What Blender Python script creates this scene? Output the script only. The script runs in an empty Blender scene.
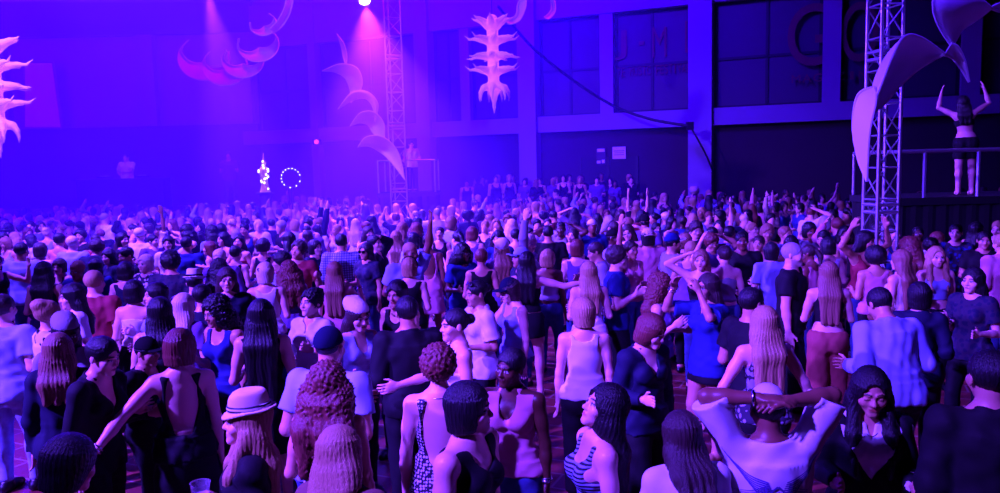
LOW, N_AUTO, N_FAR = False, 195, 340
import bpy, math, random
import numpy as np
from mathutils import Vector, Matrix
scene = bpy.context.scene
COL = scene.collection
F32 = np.float32
BIG = F32(0.6)

def hexc(h):
    h = h.lstrip('#')
    c = [int(h[i:i+2], 16)/255 for i in (0, 2, 4)]
    return tuple((v/12.92 if v <= .04045 else ((v+.055)/1.055)**2.4) for v in c)

# ------------------------------------------------------------------ signed distance figures
def rot(ax, deg):
    a = math.radians(deg); c, s = math.cos(a), math.sin(a)
    if ax == 'x': return np.array([[1,0,0],[0,c,-s],[0,s,c]])
    if ax == 'y': return np.array([[c,0,s],[0,1,0],[-s,0,c]])
    return np.array([[c,-s,0],[s,c,0],[0,0,1]])

def unit(v):
    v = np.asarray(v, float); return v/np.linalg.norm(v)

def smin(a, b, k):
    if k <= 0: return np.minimum(a, b)
    h = np.maximum(k-np.abs(a-b), 0)/k
    return np.minimum(a, b)-h*h*(k*0.25)

def smax(a, b, k): return -smin(-a, -b, k)

def axis_coords(lo, hi, cell, fine):
    """rectilinear grid lines from lo to hi, closer inside the fine intervals (a, b, cell)"""
    out = [lo]; x = lo
    while x < hi:
        c = cell
        for a, b, fc in fine:
            if a-cell*0.5 < x < b: c = min(c, fc)
        x += c; out.append(x)
    return np.array(out, dtype=F32)

class Grid:
    def __init__(s, lo, hi, cell, fine):
        s.ax = [axis_coords(lo[i], hi[i], cell, [(f[0][i], f[1][i], f[2]) for f in fine]) for i in range(3)]
        s.shape = tuple(len(a) for a in s.ax); s.cell = cell
        s.X = s.ax[0][:, None, None]; s.Y = s.ax[1][None, :, None]; s.Z = s.ax[2][None, None, :]
    def new(s): return np.full(s.shape, BIG, dtype=F32)
    def block(s, lo, hi):
        sl = []
        for i in range(3):
            a = max(0, int(np.searchsorted(s.ax[i], lo[i]))-1); b = min(s.shape[i], int(np.searchsorted(s.ax[i], hi[i]))+1)
            if b <= a: return None
            sl.append(slice(a, b))
        return tuple(sl)
    def xyz(s, sl): return s.X[sl[0]], s.Y[:, sl[1]], s.Z[:, :, sl[2]]
    def frame(s, o, R, sl=None):
        X, Y, Z = (s.X, s.Y, s.Z) if sl is None else s.xyz(sl)
        X = X-F32(o[0]); Y = Y-F32(o[1]); Z = Z-F32(o[2]); R = R.astype(F32)
        return tuple(X*R[0, i]+Y*R[1, i]+Z*R[2, i] for i in range(3))

def surface_nets(D, ax, keep=None):
    ins = D < 0
    n = ins.shape
    c = np.zeros((n[0]-1, n[1]-1, n[2]-1), np.uint8)
    for i in (0, 1):
        for j in (0, 1):
            for k in (0, 1):
                c += ins[i:n[0]-1+i, j:n[1]-1+j, k:n[2]-1+k]
    act = (c > 0) & (c < 8)
    I, J, K = np.nonzero(act)
    if len(I) == 0: return None
    idx = np.full(act.shape, -1, np.int32); idx[I, J, K] = np.arange(len(I))
    cor = {}
    for i in (0, 1):
        for j in (0, 1):
            for k in (0, 1):
                cor[i, j, k] = D[I+i, J+j, K+k]
    acc = np.zeros((len(I), 3), F32); cnt = np.zeros(len(I), F32)
    for a in range(3):
        o = [q for q in range(3) if q != a]
        for p in (0, 1):
            for q in (0, 1):
                c0 = [0, 0, 0]; c0[o[0]] = p; c0[o[1]] = q; c1 = list(c0); c1[a] = 1
                d0, d1 = cor[tuple(c0)], cor[tuple(c1)]
                m = (d0 < 0) != (d1 < 0)
                t = np.where(m, d0/np.where(m, d0-d1, 1), 0)
                pt = np.zeros((len(I), 3), F32); pt[:, o[0]] = p; pt[:, o[1]] = q; pt[:, a] = t
                acc += pt*m[:, None]; cnt += m
    f = acc/cnt[:, None]
    V = np.empty((len(I), 3), F32)
    for a, ii in enumerate((I, J, K)):
        g = ax[a]; V[:, a] = g[ii]+f[:, a]*(g[ii+1]-g[ii])
    quads = []
    for a in range(3):
        o = [(a+1) % 3, (a+2) % 3]
        s0 = [slice(1, -1)]*3; s0[a] = slice(0, -1); s1 = [slice(1, -1)]*3; s1[a] = slice(1, None)
        A, B = ins[tuple(s0)], ins[tuple(s1)]
        for flip, m in ((False, A & ~B), (True, ~A & B)):
            p = np.nonzero(m)
            if len(p[0]) == 0: continue
            p = [q+1 for q in p]; p[a] = p[a]-1
            def at(du, dv):
                q = list(p); q[o[0]] = q[o[0]]-du; q[o[1]] = q[o[1]]-dv
                return idx[q[0], q[1], q[2]]
            Q = np.stack([at(1, 1), at(0, 1), at(0, 0), at(1, 0)], 1)
            quads.append(Q[:, ::-1] if flip else Q)
    return V, np.concatenate(quads)

def keep_largest(V, Q, frac=0.0):
    """drop loose crumbs: keep the connected piece with most vertices"""
    n = len(V); lab = np.arange(n)
    e = np.concatenate([Q[:, [0, 1]], Q[:, [1, 2]], Q[:, [2, 3]]])
    while True:
        m = np.minimum(lab[e[:, 0]], lab[e[:, 1]])
        new = lab.copy(); np.minimum.at(new, e[:, 0], m); np.minimum.at(new, e[:, 1], m)
        new = new[new]
        if (new == lab).all(): break
        lab = new
    u, cnt = np.unique(lab, return_counts=True)
    if len(u) == 1: return V, Q
    ok = np.isin(lab, u[np.argmax(cnt)])
    ren = np.cumsum(ok)-1
    return V[ok], ren[Q[ok[Q[:, 0]]]]

def mesh_np(name, V, Q, mat, color=None, smooth=True):
    me = bpy.data.meshes.new(name)
    me.vertices.add(len(V)); me.vertices.foreach_set('co', np.ascontiguousarray(V, F32).ravel())
    k = Q.shape[1]
    me.loops.add(Q.size); me.loops.foreach_set('vertex_index', np.ascontiguousarray(Q, np.int32).ravel())
    me.polygons.add(len(Q)); me.polygons.foreach_set('loop_start', np.arange(0, Q.size, k, dtype=np.int32))
    me.update(calc_edges=True)
    if smooth: me.polygons.foreach_set('use_smooth', np.ones(len(Q), bool))
    if color is not None:
        at = me.color_attributes.new('Col', 'FLOAT_COLOR', 'POINT')
        c = np.ones((len(V), 4), F32); c[:, :3] = color
        at.data.foreach_set('color', c.ravel())
    if mat: me.materials.append(mat)
    return me

def link(name, me, parent=None, color=None):
    o = bpy.data.objects.new(name, me); COL.objects.link(o)
    if parent is not None: o.parent = parent
    if color is not None: o.color = (*color, 1)
    return o

ARM = {  # (upper arm direction, forearm direction, curl): x outward, y forward is minus, z up
 'down': ((.16, .03, -1), (.06, -.14, -1), .35), 'loose': ((.28, .05, -1), (.22, -.3, -1), .4),
 'bent': ((.22, .12, -1), (-.15, -1, .1), .5), 'dance': ((.35, .05, -.9), (.1, -.75, .55), .6),
 'hold': ((.2, .05, -1), (-.35, -.85, .45), .75), 'chest': ((.25, -.1, -.95), (-.55, -.6, .55), .5),
 'face': ((.3, -.55, -.6), (-.4, -.3, .95), .35), 'up': ((.28, -.12, 1), (-.02, -.1, 1), .15),
 'upout': ((.6, -.15, .8), (.2, -.1, 1), .15), 'upbent': ((.85, -.1, .5), (-.45, -.1, .9), .2),
 'head': ((.86, -.1, .5), (-.86, .22, .42), .3), 'side': ((1, -.15, -.12), (1, -.3, .08), .2),
 'sidelow': ((.8, -.35, -.55), (.75, -.65, -.2), .25), 'fwd': ((.12, -1, -.15), (-.1, -1, .1), .25),
 'fwdlow': ((.18, -.65, -.75), (-.1, -1, -.15), .4), 'hip': ((.6, .25, -.8), (-.75, -.35, -.6), .5),
 'wide': ((.75, .1, -.75), (.55, -.3, -.8), .3), 'phone': ((.35, -.4, -.7), (-.2, -.35, 1), .85),
}
LEG = {'stand': ((.02, 0, 0), (.0, .03, 0)), 'step': ((.06, -.22, 0), (.02, .06, 0)), 'back': ((.06, .14, 0), (.02, .3, 0)),
       'bent': ((.12, -.35, 0), (-.02, .32, 0)), 'wide': ((.2, -.05, 0), (.1, .08, 0))}

class Figure:
    """one person: fields of signed distance, meshed into a body and what it wears"""
    def __init__(s, sex='f', lod=2, arms=('down', 'down'), legs=('stand', 'step'), lean=0, side=0, twist=0, head=(0, 0, 0),
                 wide=1.0, seed=0, cells=None):
        s.rng = random.Random(seed); s.sex = sex; s.lod = lod; m = sex == 'm'
        s.cell, s.hcell, s.fcell = cells or {3: (.0165, .006, .0085), 2: (.023, .0125, .016), 1: (.034, .021, .027), 0: (.045, .032, .045)}[lod]
        s.P0 = np.array([0, 0, .92]); s.wide = wide
        s.R0 = rot('z', twist*.3) @ rot('x', lean*.3) @ rot('y', side*.3)
        s.Rt = rot('z', twist) @ rot('x', lean) @ rot('y', side)
        s.T = lambda u, v, w: s.P0+s.Rt @ np.array([u, v, w])
        yaw, pitch, roll = head
        s.Rh = s.Rt @ rot('z', yaw) @ rot('x', pitch-lean*.5) @ rot('y', roll)
        s.neck = s.T(0, .012, .505)
        s.H0 = s.neck+s.Rh @ np.array([0, -.022, .158])
        s.Hd = lambda u, v, w: s.H0+s.Rh @ np.array([u, v, w])
        sw = (.188 if m else .158)*wide; s.sh = []; s.el = []; s.wr = []; s.arm = []
        for sd, a in zip((1, -1), arms):           # index 0: the person's own left arm
            du, df, curl = ARM[a] if isinstance(a, str) else a
            du = s.Rt @ unit((du[0]*sd, du[1], du[2])); df = s.Rt @ unit((df[0]*sd, df[1], df[2]))
            lift = max(0, (s.Rt.T @ du)[2])*.035
            sh = s.T(sw*sd-lift*.6*sd, .005, .452+lift); el = sh+du*.285; wr = el+df*.245
            s.sh.append(sh); s.el.append(el); s.wr.append(wr); s.arm.append((du, df, curl))
        s.leg = []
        drop = 0
        for sd, l in zip((1, -1), legs):
            t, c = LEG[l] if isinstance(l, str) else l
            hip = s.P0+s.R0 @ np.array([.088*sd*wide, 0, -.03])
            dt = unit((t[0]*sd, t[1], -1)); dc = unit((c[0]*sd, c[1], -1))
            kn = hip+dt*.405; an = kn+dc*.41
            s.leg.append([hip, kn, an])
        low = min(l[2][2] for l in s.leg)
        for l in s.leg:                              # both feet reach the floor: the pelvis sinks for bent legs
            l[2] = np.array([l[2][0], l[2][1], l[2][2]])
        s.dz = .075-low
        for i, l in enumerate(s.leg):
            if l[2][2]-low > .012: l[2] = l[2]+np.array([0, 0, -(l[2][2]-low)*.9]); 
        s.prims = []
        s._body()
    # prims --------------------------------------------------------------
    def cap(s, f, a, b, r1, r2, k=.02, planes=()): s.prims.append((f, 'cap', (np.asarray(a, float), np.asarray(b, float), r1, r2), k, planes))
    def ell(s, f, c, R, r, k=.02, planes=(), sub=False): s.prims.append((f, 'sub' if sub else 'ell', (np.asarray(c, float), R, np.asarray(r, float)), k, planes))
    def loft(s, f, o, R, st, k=.03, planes=()): s.prims.append((f, 'loft', (np.asarray(o, float), R, np.asarray(st, float)), k, planes))
    def stations(s, infl=0):
        if s.sex == 'm': st = [(-.13,.14,.095,.01),(-.05,.162,.112,.008),(.03,.156,.108,.002),(.12,.146,.102,0),(.2,.15,.104,0),(.28,.164,.112,0),(.36,.175,.12,.002),(.43,.168,.11,.006),(.48,.115,.08,.01),(.52,.065,.06,.012)]
        else: st = [(-.13,.142,.1,.01),(-.05,.164,.112,.012),(.03,.15,.1,.004),(.12,.122,.086,0),(.18,.114,.08,0),(.26,.126,.088,0),(.34,.138,.096,-.002),(.42,.134,.088,.006),(.475,.098,.07,.01),(.515,.055,.054,.012)]
        w = s.wide
        return [(z, a*w+infl, b*(w*.6+.4)+infl, o) for z, a, b, o in st]
    def _body(s):
        m = s.sex == 'm'; st = s.stations()
        s.loft('torso', s.P0, s.R0, st[:4]); s.loft('torso', s.P0, s.Rt, st[2:], k=.05)
        for sd in (1, -1):
            s.ell('torso', s.P0+s.R0 @ [.076*sd*s.wide, .06, -.055], s.R0, (.088*s.wide, .08, .088), .04)
            if not m: s.ell('torso', s.T(.07*sd, -.075, .335), s.Rt, (.06, .058, .06), .035)
            else: s.ell('torso', s.T(.085*sd, -.07, .36), s.Rt, (.08, .045, .06), .04)
        s.cap('torso', s.T(0, .012, .45), s.Hd(0, .022, -.06), .058 if m else .05, .056 if m else .046, .03)
        for i, sd in ((0, 1), (1, -1)):
            s.cap('torso', s.T(0, .015, .5), s.T(sd*.13*s.wide, .012, .455), .05, .05, .05)
            du, df, curl = s.arm[i]; g = 1.14 if m else .92*(s.wide*.7+.3)
            sh, el, wr = s.sh[i], s.el[i], s.wr[i]; f = 'arm%d' % i
            s.cap(f, s.T(sd*.11*s.wide, .008, .43), sh, .06, .054*g, .03)
            s.cap(f, sh, sh+du*.15, .052*g, .046*g); s.cap(f, sh+du*.12, el, .046*g, .037*g)
            s.cap(f, el, el+df*.09, .037*g, .038*g); s.cap(f, el+df*.07, wr, .038*g, .025*g)
            s._hand(f, i, sd, wr, df, curl)
        for i, (hip, kn, an) in enumerate(s.leg):
            f = 'legs'; g = 1.06 if m else 1.0*(s.wide*.6+.4)
            dt, dc = unit(kn-hip), unit(an-kn)
            s.cap(f, hip+dt*.02, hip+dt*.2, .09*g, .078*g, .03); s.cap(f, hip+dt*.18, kn, .078*g, .055*g, .03)
            s.cap(f, kn, kn+dc*.12, .053*g, .055*g); s.ell(f, kn+dc*.13+np.array([0, .022, 0]), np.eye(3), (.045*g, .045*g, .11), .03)
            s.cap(f, kn+dc*.1, an, .053*g, .036*g)
            a = an+np.array([0, 0, 0])
            s.cap(f, (a[0], a[1]+.035, .037-s.dz), (a[0]+.004, a[1]-.1, .032-s.dz), .037, .036, .03)
            s.cap(f, (a[0]+.004, a[1]-.09, .03-s.dz), (a[0]+.006, a[1]-.165, .024-s.dz), .036, .026, .03)
            s.cap(f, a, (a[0], a[1], .04-s.dz), .036, .038, .03)
        # head
        h, R = 'head', s.Rh; w = 1.05 if m else 1.0
        s.ell(h, s.Hd(0, .014, .032), R, (.073*w, .092, .082), .02)
        s.ell(h, s.Hd(0, -.022, -.03), R, (.06*w, .066, .07), .035)
        s.ell(h, s.Hd(0, -.036, -.062), R, (.045*w, .048, .045), .025)
        s.cap(h, s.Hd(-.008, -.074, -.098), s.Hd(.008, -.074, -.098), .019*w, .019*w, .03)
        if s.lod >= 1:
            s.cap(h, s.Hd(0, -.082, .006), s.Hd(0, -.103, -.03), .008, .0125, .014)
        if s.lod >= 2:
            for sd in (1, -1):
                s.ell(h, s.Hd(.032*sd, -.098, -.002), R, (.018, .017, .0115), .016, sub=True)
                s.ell(h, s.Hd(.032*sd, -.0745, -.003), R, (.0135, .0135, .0125), .004)
                s.ell(h, s.Hd(.043*sd, -.058, -.03), R, (.026, .026, .024), .025)
                s.cap(h, s.Hd(.016*sd, -.086, .019), s.Hd(.046*sd, -.074, .02), .0085, .007, .012)
                s.cap(h, s.Hd(.01*sd, -.094, -.033), s.Hd(.012*sd, -.092, -.033), .0085, .0085, .008)
                s.ell(h, s.Hd(.077*sd*w, .014, -.008), R, (.009, .019, .031), .01)
            s.cap(h, s.Hd(-.017, -.087, -.0575), s.Hd(.017, -.087, -.0575), .0075, .0075, .006)
            s.cap(h, s.Hd(-.014, -.0865, -.069), s.Hd(.014, -.0865, -.069), .0085, .0085, .006)
    def _hand(s, f, i, sd, wr, df, curl):
        g = (1.12 if s.sex == 'm' else 1.0); c = s.fcell
        # palm plane: the thumb side t points forward / inward, the palm faces the body
        ref = s.Rt @ np.array([0, -1.0, .05]) if abs(df @ (s.Rt @ np.array([0, -1.0, .05]))) < .85 else s.Rt @ np.array([0, 0, 1.0])
        n = unit(np.cross(df, ref))*(1 if sd < 0 else -1); t = unit(np.cross(n, df)*(1 if sd > 0 else -1))
        if t @ ref < 0: t = -t
        Rm = np.stack([t, n, df], 1)
        s.ell(f, wr+df*.045*g, Rm, (.042*g, max(.017, c*.9), .052*g), .02)
        if s.lod >= 2:
            rr = max(.0088*g, c*.72)
            for q, (off, L) in enumerate(((.031, .07), (.0105, .08), (-.0105, .074), (-.03, .058))):
                b = wr+df*.082*g+t*off*g*1.05; a1 = curl*.75; a2 = curl*1.7+.08*q*curl
                spread = t*(off*2.2)*(1-curl)
                d1 = unit(df*math.cos(a1)+n*-math.sin(a1)*-1+spread); d2 = unit(df*math.cos(a2)+n*math.sin(a2)+spread*.6)
                L *= g; s.cap(f, b-df*.015, b+d1*L*.5, rr, rr*.95, .006); s.cap(f, b+d1*L*.5, b+d1*L*.5+d2*L*.5, rr*.95, rr*.8, .004)
            b = wr+df*.025*g+t*.028*g; d1 = unit(df*.7+t*.75+n*.25); d2 = unit(df*.95+t*.25+n*.35*(curl+.3))
            s.cap(f, b, b+d1*.045*g, rr*1.25, rr*1.1, .012); s.cap(f, b+d1*.045*g, b+d1*.045*g+d2*.035*g, rr*1.05, rr*.85, .005)
        elif s.lod == 1:
            s.cap(f, wr+df*.08, wr+df*.15+n*.03*curl, .028, .02, .02)
            b = wr+df*.03+t*.03; s.cap(f, b, b+unit(df*.7+t*.7)*.06, .018, .016, .02)
        else:
            s.cap(f, wr+df*.08, wr+df*.14, .035, .03, .02)
    # evaluation ---------------------------------------------------------
    def bbox(s, p):
        f, kind, a, k, pl = p
        if kind == 'cap': lo = np.minimum(a[0]-a[2], a[1]-a[3]); hi = np.maximum(a[0]+a[2], a[1]+a[3]); q = max(a[2], a[3]); lo = np.minimum(a[0], a[1])-q; hi = np.maximum(a[0], a[1])+q
        elif kind in ('ell', 'sub'):
            e = np.sqrt(((a[1]*a[2][None, :])**2).sum(1)); lo = a[0]-e; hi = a[0]+e
        else:
            st = a[2]; hw = st[:, 1].max(); hd = (st[:, 2]+np.abs(st[:, 3])).max()
            pts = np.array([a[0]+a[1] @ [x, y, z] for x in (-hw, hw) for y in (-hd, hd) for z in (st[0, 0], st[-1, 0])])
            lo, hi = pts.min(0), pts.max(0)
        return lo, hi
    def make_grid(s):
        los, his = zip(*[s.bbox(p) for p in s.prims if p[1] != 'sub'])
        lo = np.min(los, 0)-.05; hi = np.max(his, 0)+.05; lo[2] = min(lo[2], -s.dz-.02)
        fine = [(s.H0-.125, s.H0+.125, s.hcell)]
        if s.lod >= 2:
            for i in (0, 1):
                c = s.wr[i]+s.arm[i][1]*.075; fine.append((c-.1, c+.1, s.fcell))
        s.g = Grid(lo, hi, s.cell, fine); s.F = {}
    def run(s):
        if not hasattr(s, 'g'): s.make_grid()
        g = s.g
        for p in s.prims:
            f, kind, a, k, planes = p
            D = s.F.get(f)
            if D is None: D = s.F[f] = g.new()
            lo, hi = s.bbox(p); mg = max(k, .03)+s.cell*2.5
            sl = g.block(lo-mg, hi+mg)
            if sl is None: continue
            if kind == 'cap':
                X, Y, Z = g.xyz(sl); A, B, r1, r2 = a; ba = B-A; bb = max(float(ba @ ba), 1e-9)
                px, py, pz = X-F32(A[0]), Y-F32(A[1]), Z-F32(A[2])
                h = np.clip((px*F32(ba[0])+py*F32(ba[1])+pz*F32(ba[2]))/F32(bb), 0, 1)
                d = np.sqrt((px-h*F32(ba[0]))**2+(py-h*F32(ba[1]))**2+(pz-h*F32(ba[2]))**2)-(F32(r1)+h*F32(r2-r1))
            elif kind in ('ell', 'sub'):
                u, v, w = g.frame(a[0], a[1], sl); r = a[2].astype(F32)
                k0 = np.sqrt((u/r[0])**2+(v/r[1])**2+(w/r[2])**2); k1 = np.sqrt((u/r[0]**2)**2+(v/r[1]**2)**2+(w/r[2]**2)**2)
                d = k0*(k0-1)/np.maximum(k1, F32(1e-4))
            else:
                u, v, w = g.frame(a[0], a[1], sl); st = a[2]
                hw = np.interp(w, st[:, 0], st[:, 1]).astype(F32); hd = np.interp(w, st[:, 0], st[:, 2]).astype(F32); oy = np.interp(w, st[:, 0], st[:, 3]).astype(F32)
                d = (np.sqrt((u/hw)**2+((v-oy)/hd)**2)-1)*np.minimum(hw, hd)
                d = np.maximum(np.maximum(d, F32(st[0, 0])-w), w-F32(st[-1, 0]))
            for p0, nn in planes:
                X, Y, Z = g.xyz(sl); d = np.maximum(d, (X-F32(p0[0]))*F32(nn[0])+(Y-F32(p0[1]))*F32(nn[1])+(Z-F32(p0[2]))*F32(nn[2]))
            if kind == 'sub': D[sl] = smax(D[sl], -d, k)
            else: D[sl] = smin(D[sl], d, k)
        s.prims = []
        return s
    def plane(s, p0, n):
        g = s.g; n = np.asarray(n, float)
        return (g.X-F32(p0[0]))*F32(n[0])+(g.Y-F32(p0[1]))*F32(n[1])+(g.Z-F32(p0[2]))*F32(n[2])
    def ellf(s, c, R, r):
        u, v, w = s.g.frame(c, R); r = np.asarray(r, F32)
        k0 = np.sqrt((u/r[0])**2+(v/r[1])**2+(w/r[2])**2); k1 = np.sqrt((u/r[0]**2)**2+(v/r[1]**2)**2+(w/r[2]**2)**2)
        return k0*(k0-1)/np.maximum(k1, F32(1e-4))
    def uvw(s):
        if not hasattr(s, '_uvw'): s._uvw = s.g.frame(s.P0, s.Rt)
        return s._uvw
    def hvw(s):
        if not hasattr(s, '_hvw'): s._hvw = s.g.frame(s.H0, s.Rh)
        return s._hvw
    def wrinkle(s, amp, fr=1.0):
        g = s.g; q = s.rng; d = 0
        for _ in range(3):
            a = unit((q.uniform(-1, 1), q.uniform(-1, 1), q.uniform(-.8, .8)))*q.uniform(45, 80)*fr; b = unit((q.uniform(-1, 1), q.uniform(-1, 1), q.uniform(-1, 1)))*q.uniform(14, 26)*fr
            ph = g.X*F32(b[0])+g.Y*F32(b[1])+g.Z*F32(b[2])
            d = d+np.sin(g.X*F32(a[0])+g.Y*F32(a[1])+g.Z*F32(a[2])+F32(1.8)*np.sin(ph)+F32(q.uniform(0, 6)))*F32(amp/2)
        return d
    def body_field(s):
        F = s.F; b = smin(F['torso'], F['legs'], .03)
        b = smin(b, F['arm0'], .022); b = smin(b, F['arm1'], .022)
        b = smin(b, F['head'], .02)
        s.F['body'] = np.maximum(b, s.plane((0, 0, -s.dz+.001), (0, 0, -1)))
        return s.F['body']
    # clothing -------------------------------------------------------------
    def top(s, kind, t=.011, wr=.004, under=None):
        """returns a field; necklines, armholes and hems are cut in the torso's frame"""
        F = s.F; u, v, w = s.uvw(); a = np.abs(u)
        sleeve = {'tee': .62, 'bigtee': .93, 'shirt': 2, 'jacket': 2, 'openjacket': 2, 'crop_tee': .55, 'shortsleeve': .75, 'hoodie': 2}.get(kind, 0)
        hem = {'crop': .16, 'crop_tee': .16, 'tube': .1, 'tank': -.03, 'racer': -.02, 'tee': -.1, 'bigtee': -.16, 'shirt': -.12, 'jacket': -.1, 'vest': -.02, 'halter': -.05, 'bikini': .27, 'openjacket': -.1, 'shortsleeve': -.13}.get(kind, -.06)
        loose = {'tee': .012, 'bigtee': .022, 'shirt': .014, 'jacket': .018, 'openjacket': .02, 'shortsleeve': .015, 'hoodie': .025}.get(kind, 0)
        d = F['torso']-F32(t+loose*.3)
        if loose:
            st = [(z, A+t+loose, B+t+loose, o) for z, A, B, o in s.stations()[1:]]
            wmax = max(x[1] for x in st[3:7]); 
            st = [(z, max(A, wmax*.94) if z < .34 else A, max(B, .104+loose) if z < .34 else B, o) for z, A, B, o in st]
            st = [(min(hem-.01, -.05), st[0][1], st[0][2], .008)]+[q for q in st if q[0] > -.04]
            s.loft('tl', s.P0, s.Rt, st[:-2], .03); s.run(); d = smin(d, F.pop('tl'), .02)
        d = np.maximum(d, F32(hem)-w)
        if kind in ('tank', 'racer', 'vest', 'halter'):
            fr = s.ellf(s.T(0, -.1, .475), s.Rt, (.085 if kind != 'vest' else .06, .13, .095 if kind != 'vest' else .13)); bk = s.ellf(s.T(0, .1, .5), s.Rt, (.085, .13, .07 if kind == 'tank' else .05))
            if kind == 'halter': bk = s.ellf(s.T(0, .15, .32), s.Rt, (.115, .17, .235))
            d = np.maximum(d, -fr); d = np.maximum(d, -bk); d = np.maximum(d, w-F32(.497))
            x0 = {'tank': .205, 'racer': .18, 'vest': .225, 'halter': .185}[kind]*s.wide*(1.12 if s.sex == 'm' else 1)
            hole = np.sqrt(((a-F32(x0))/F32(.075))**2+((w-F32(.42))/F32(.115))**2)-1
            d = np.maximum(d, -hole*F32(.07))
        elif kind in ('tube', 'bikini'): d = np.maximum(d, w-F32(.385)-F32(.015)*np.cos(a*F32(22)))
        elif kind in ('crop',):
            d = np.maximum(d, w-F32(.44)); 
            hole = np.sqrt(((a-F32(.19*s.wide))/F32(.07))**2+((w-F32(.43))/F32(.1))**2)-1; d = np.maximum(d, -hole*F32(.07))
            d = np.maximum(d, -s.ellf(s.T(0, -.1, .47), s.Rt, (.085, .13, .085)))
        else:
            nk = s.ellf(s.T(0, -.035, .535), s.Rt, (.068, .085, .06)); d = np.maximum(d, -nk)
            d = np.maximum(d, w-F32(.525))
            if kind in ('shirt', 'openjacket', 'shortsleeve', 'jacket'):   # open V at the throat
                vv = {'openjacket': (.62, .31), 'jacket': (.42, .2)}.get(kind, (.3, .1)); cut = np.where(v < 0, a-np.clip((w-F32(.5-vv[1]))*F32(vv[0]), 0, 1)*1.0, F32(1)); d = np.where((v < 0) & (w > .5-vv[1]), np.maximum(d, -cut), d)
        if under is not None and hem < .05: d = smin(d, np.maximum(under-F32(.008), F32(hem)-w), .015)
        if sleeve:
            for i in (0, 1):
                sh, el, wr_ = s.sh[i], s.el[i], s.wr[i]; du, df, _ = s.arm[i]; n = unit(el-sh)
                g = 1.16 if s.sex == 'm' else 1.0; lo_ = loose*.8
                if sleeve < 1:
                    e = sh+du*(.285*sleeve); s.cap('sl', s.T((.11 if i == 0 else -.11)*s.wide, .008, .43), sh, .062+t, .056*g+t, .03)
                    s.cap('sl', sh, e+du*.02, .053*g+t, .055*g+t+lo_, .03, planes=((e, du),))
                    s.run(); q = F.pop('sl')
                    q = np.minimum(q, np.maximum(np.maximum(F['arm%d' % i]-F32(t*.7), q-F32(.02)), s.plane(e, du)))
                    q = np.maximum(q, s.plane(e, du))
                else:
                    e = wr_-df*.01; s.cap('sl', s.T((.11 if i == 0 else -.11)*s.wide, .008, .43), sh, .062+t, .056*g+t, .03)
                    s.cap('sl', sh, el, .055*g+t, .045*g+t+lo_*.6, .03); s.cap('sl', el, e+df*.03, .044*g+t+lo_*.6, .034*g+t, .02, planes=((e, df),)); s.run(); q = F.pop('sl')
                    q = np.minimum(q, F['arm%d' % i]-F32(t*.7)); q = np.maximum(q, np.where(s.plane(el, df) > -.06, s.plane(e, df), F32(-1)))
                d = smin(d, q, .022)
            d = np.maximum(d, -s.ellf(s.T(0, -.035, .54), s.Rt, (.066, .085, .055)))
        if kind in ('shirt', 'shortsleeve', 'jacket', 'openjacket', 'vest') and s.lod >= 2:  # collar
            rc = .075; ring = np.sqrt((np.sqrt((u/F32(1.05))**2+(v-F32(.012))**2)-F32(rc-.006))**2+((w-F32(.512)-F32(.12)*v)*F32(.55))**2)-F32(.0135)
            ring = np.where(v < -.045, F32(.3), ring); d = smin(d, ring.astype(F32), .01)
        if wr and s.lod >= 1: d = d+s.wrinkle(wr)
        return d
    def dress(s, kind, t=.011, length=-.42, flare=.05, wr=.004):
        d = s.top(kind, t, 0); st0 = s.stations(t)
        st = [(length, st0[1][1]+flare, st0[1][2]+flare*1.1, .01), (-.2, st0[1][1]+.016+flare*.35, st0[1][2]+.03+flare*.35, .012), (-.06, st0[1][1]+.008, st0[1][2]+.03, .012), (.06, st0[2][1], st0[2][2]+.012, .004), (.12, st0[3][1], st0[3][2], 0)]
        s.loft('dr', s.P0, s.R0, st, .03); s.run(); q = s.F.pop('dr')
        q = np.minimum(q, np.maximum(s.F['legs']-F32(.012), s.plane(s.P0+np.array([0, 0, length]), (0, 0, -1))))
        d = smin(d, q, .02)
        if wr and s.lod >= 1: d = d+s.wrinkle(wr)
        return d
    def skirt(s, t=.016, length=-.4, flare=.03, wr=.003):
        st0 = s.stations(t)
        st = [(length, st0[1][1]+flare, st0[1][2]+flare*1.1, .01), (-.2, st0[1][1]+.016+flare*.35, st0[1][2]+.03+flare*.35, .012), (-.06, st0[1][1]+.008, st0[1][2]+.034, .012), (.06, st0[2][1], st0[2][2]+.012, .004), (.1, st0[3][1]+.012, st0[3][2]+.006, 0)]
        s.loft('dr', s.P0, s.R0, st, .03); s.run(); q = s.F.pop('dr')
        q = np.minimum(q, np.maximum(s.F['legs']-F32(.012), s.plane(s.P0+np.array([0, 0, length]), (0, 0, -1))))
        q = np.minimum(q, np.maximum(np.maximum(s.F['torso']-F32(t), s.plane(s.P0+np.array([0, 0, .09]), (0, 0, 1))), s.plane(s.P0+np.array([0, 0, -.12]), (0, 0, -1))))
        if wr and s.lod >= 1: q = q+s.wrinkle(wr)
        return q
    def trousers(s, t=.012, length=.09, waist=.07, loose=0.0, wr=.003):
        F = s.F
        d = np.maximum(F['torso']-F32(t+.004), s.plane(s.P0+s.R0 @ np.array([0, 0, waist]), s.R0 @ np.array([0, 0, 1.])))
        if loose:
            for hip, kn, an in s.leg:
                s.cap('tr', hip, kn, .095+loose*.5, .07+loose, .03); s.cap('tr', kn, an, .07+loose, .06+loose, .03)
            s.run(); d = smin(d, F.pop('tr'), .03)
        d = smin(d, F['legs']-F32(t), .03); d = np.maximum(d, s.plane((0, 0, length-s.dz), (0, 0, -1)))
        d = np.maximum(d, s.plane(s.P0+s.R0 @ np.array([0, 0, waist]), s.R0 @ np.array([0, 0, 1.])))
        if wr and s.lod >= 1: d = d+s.wrinkle(wr)
        return d
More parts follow.
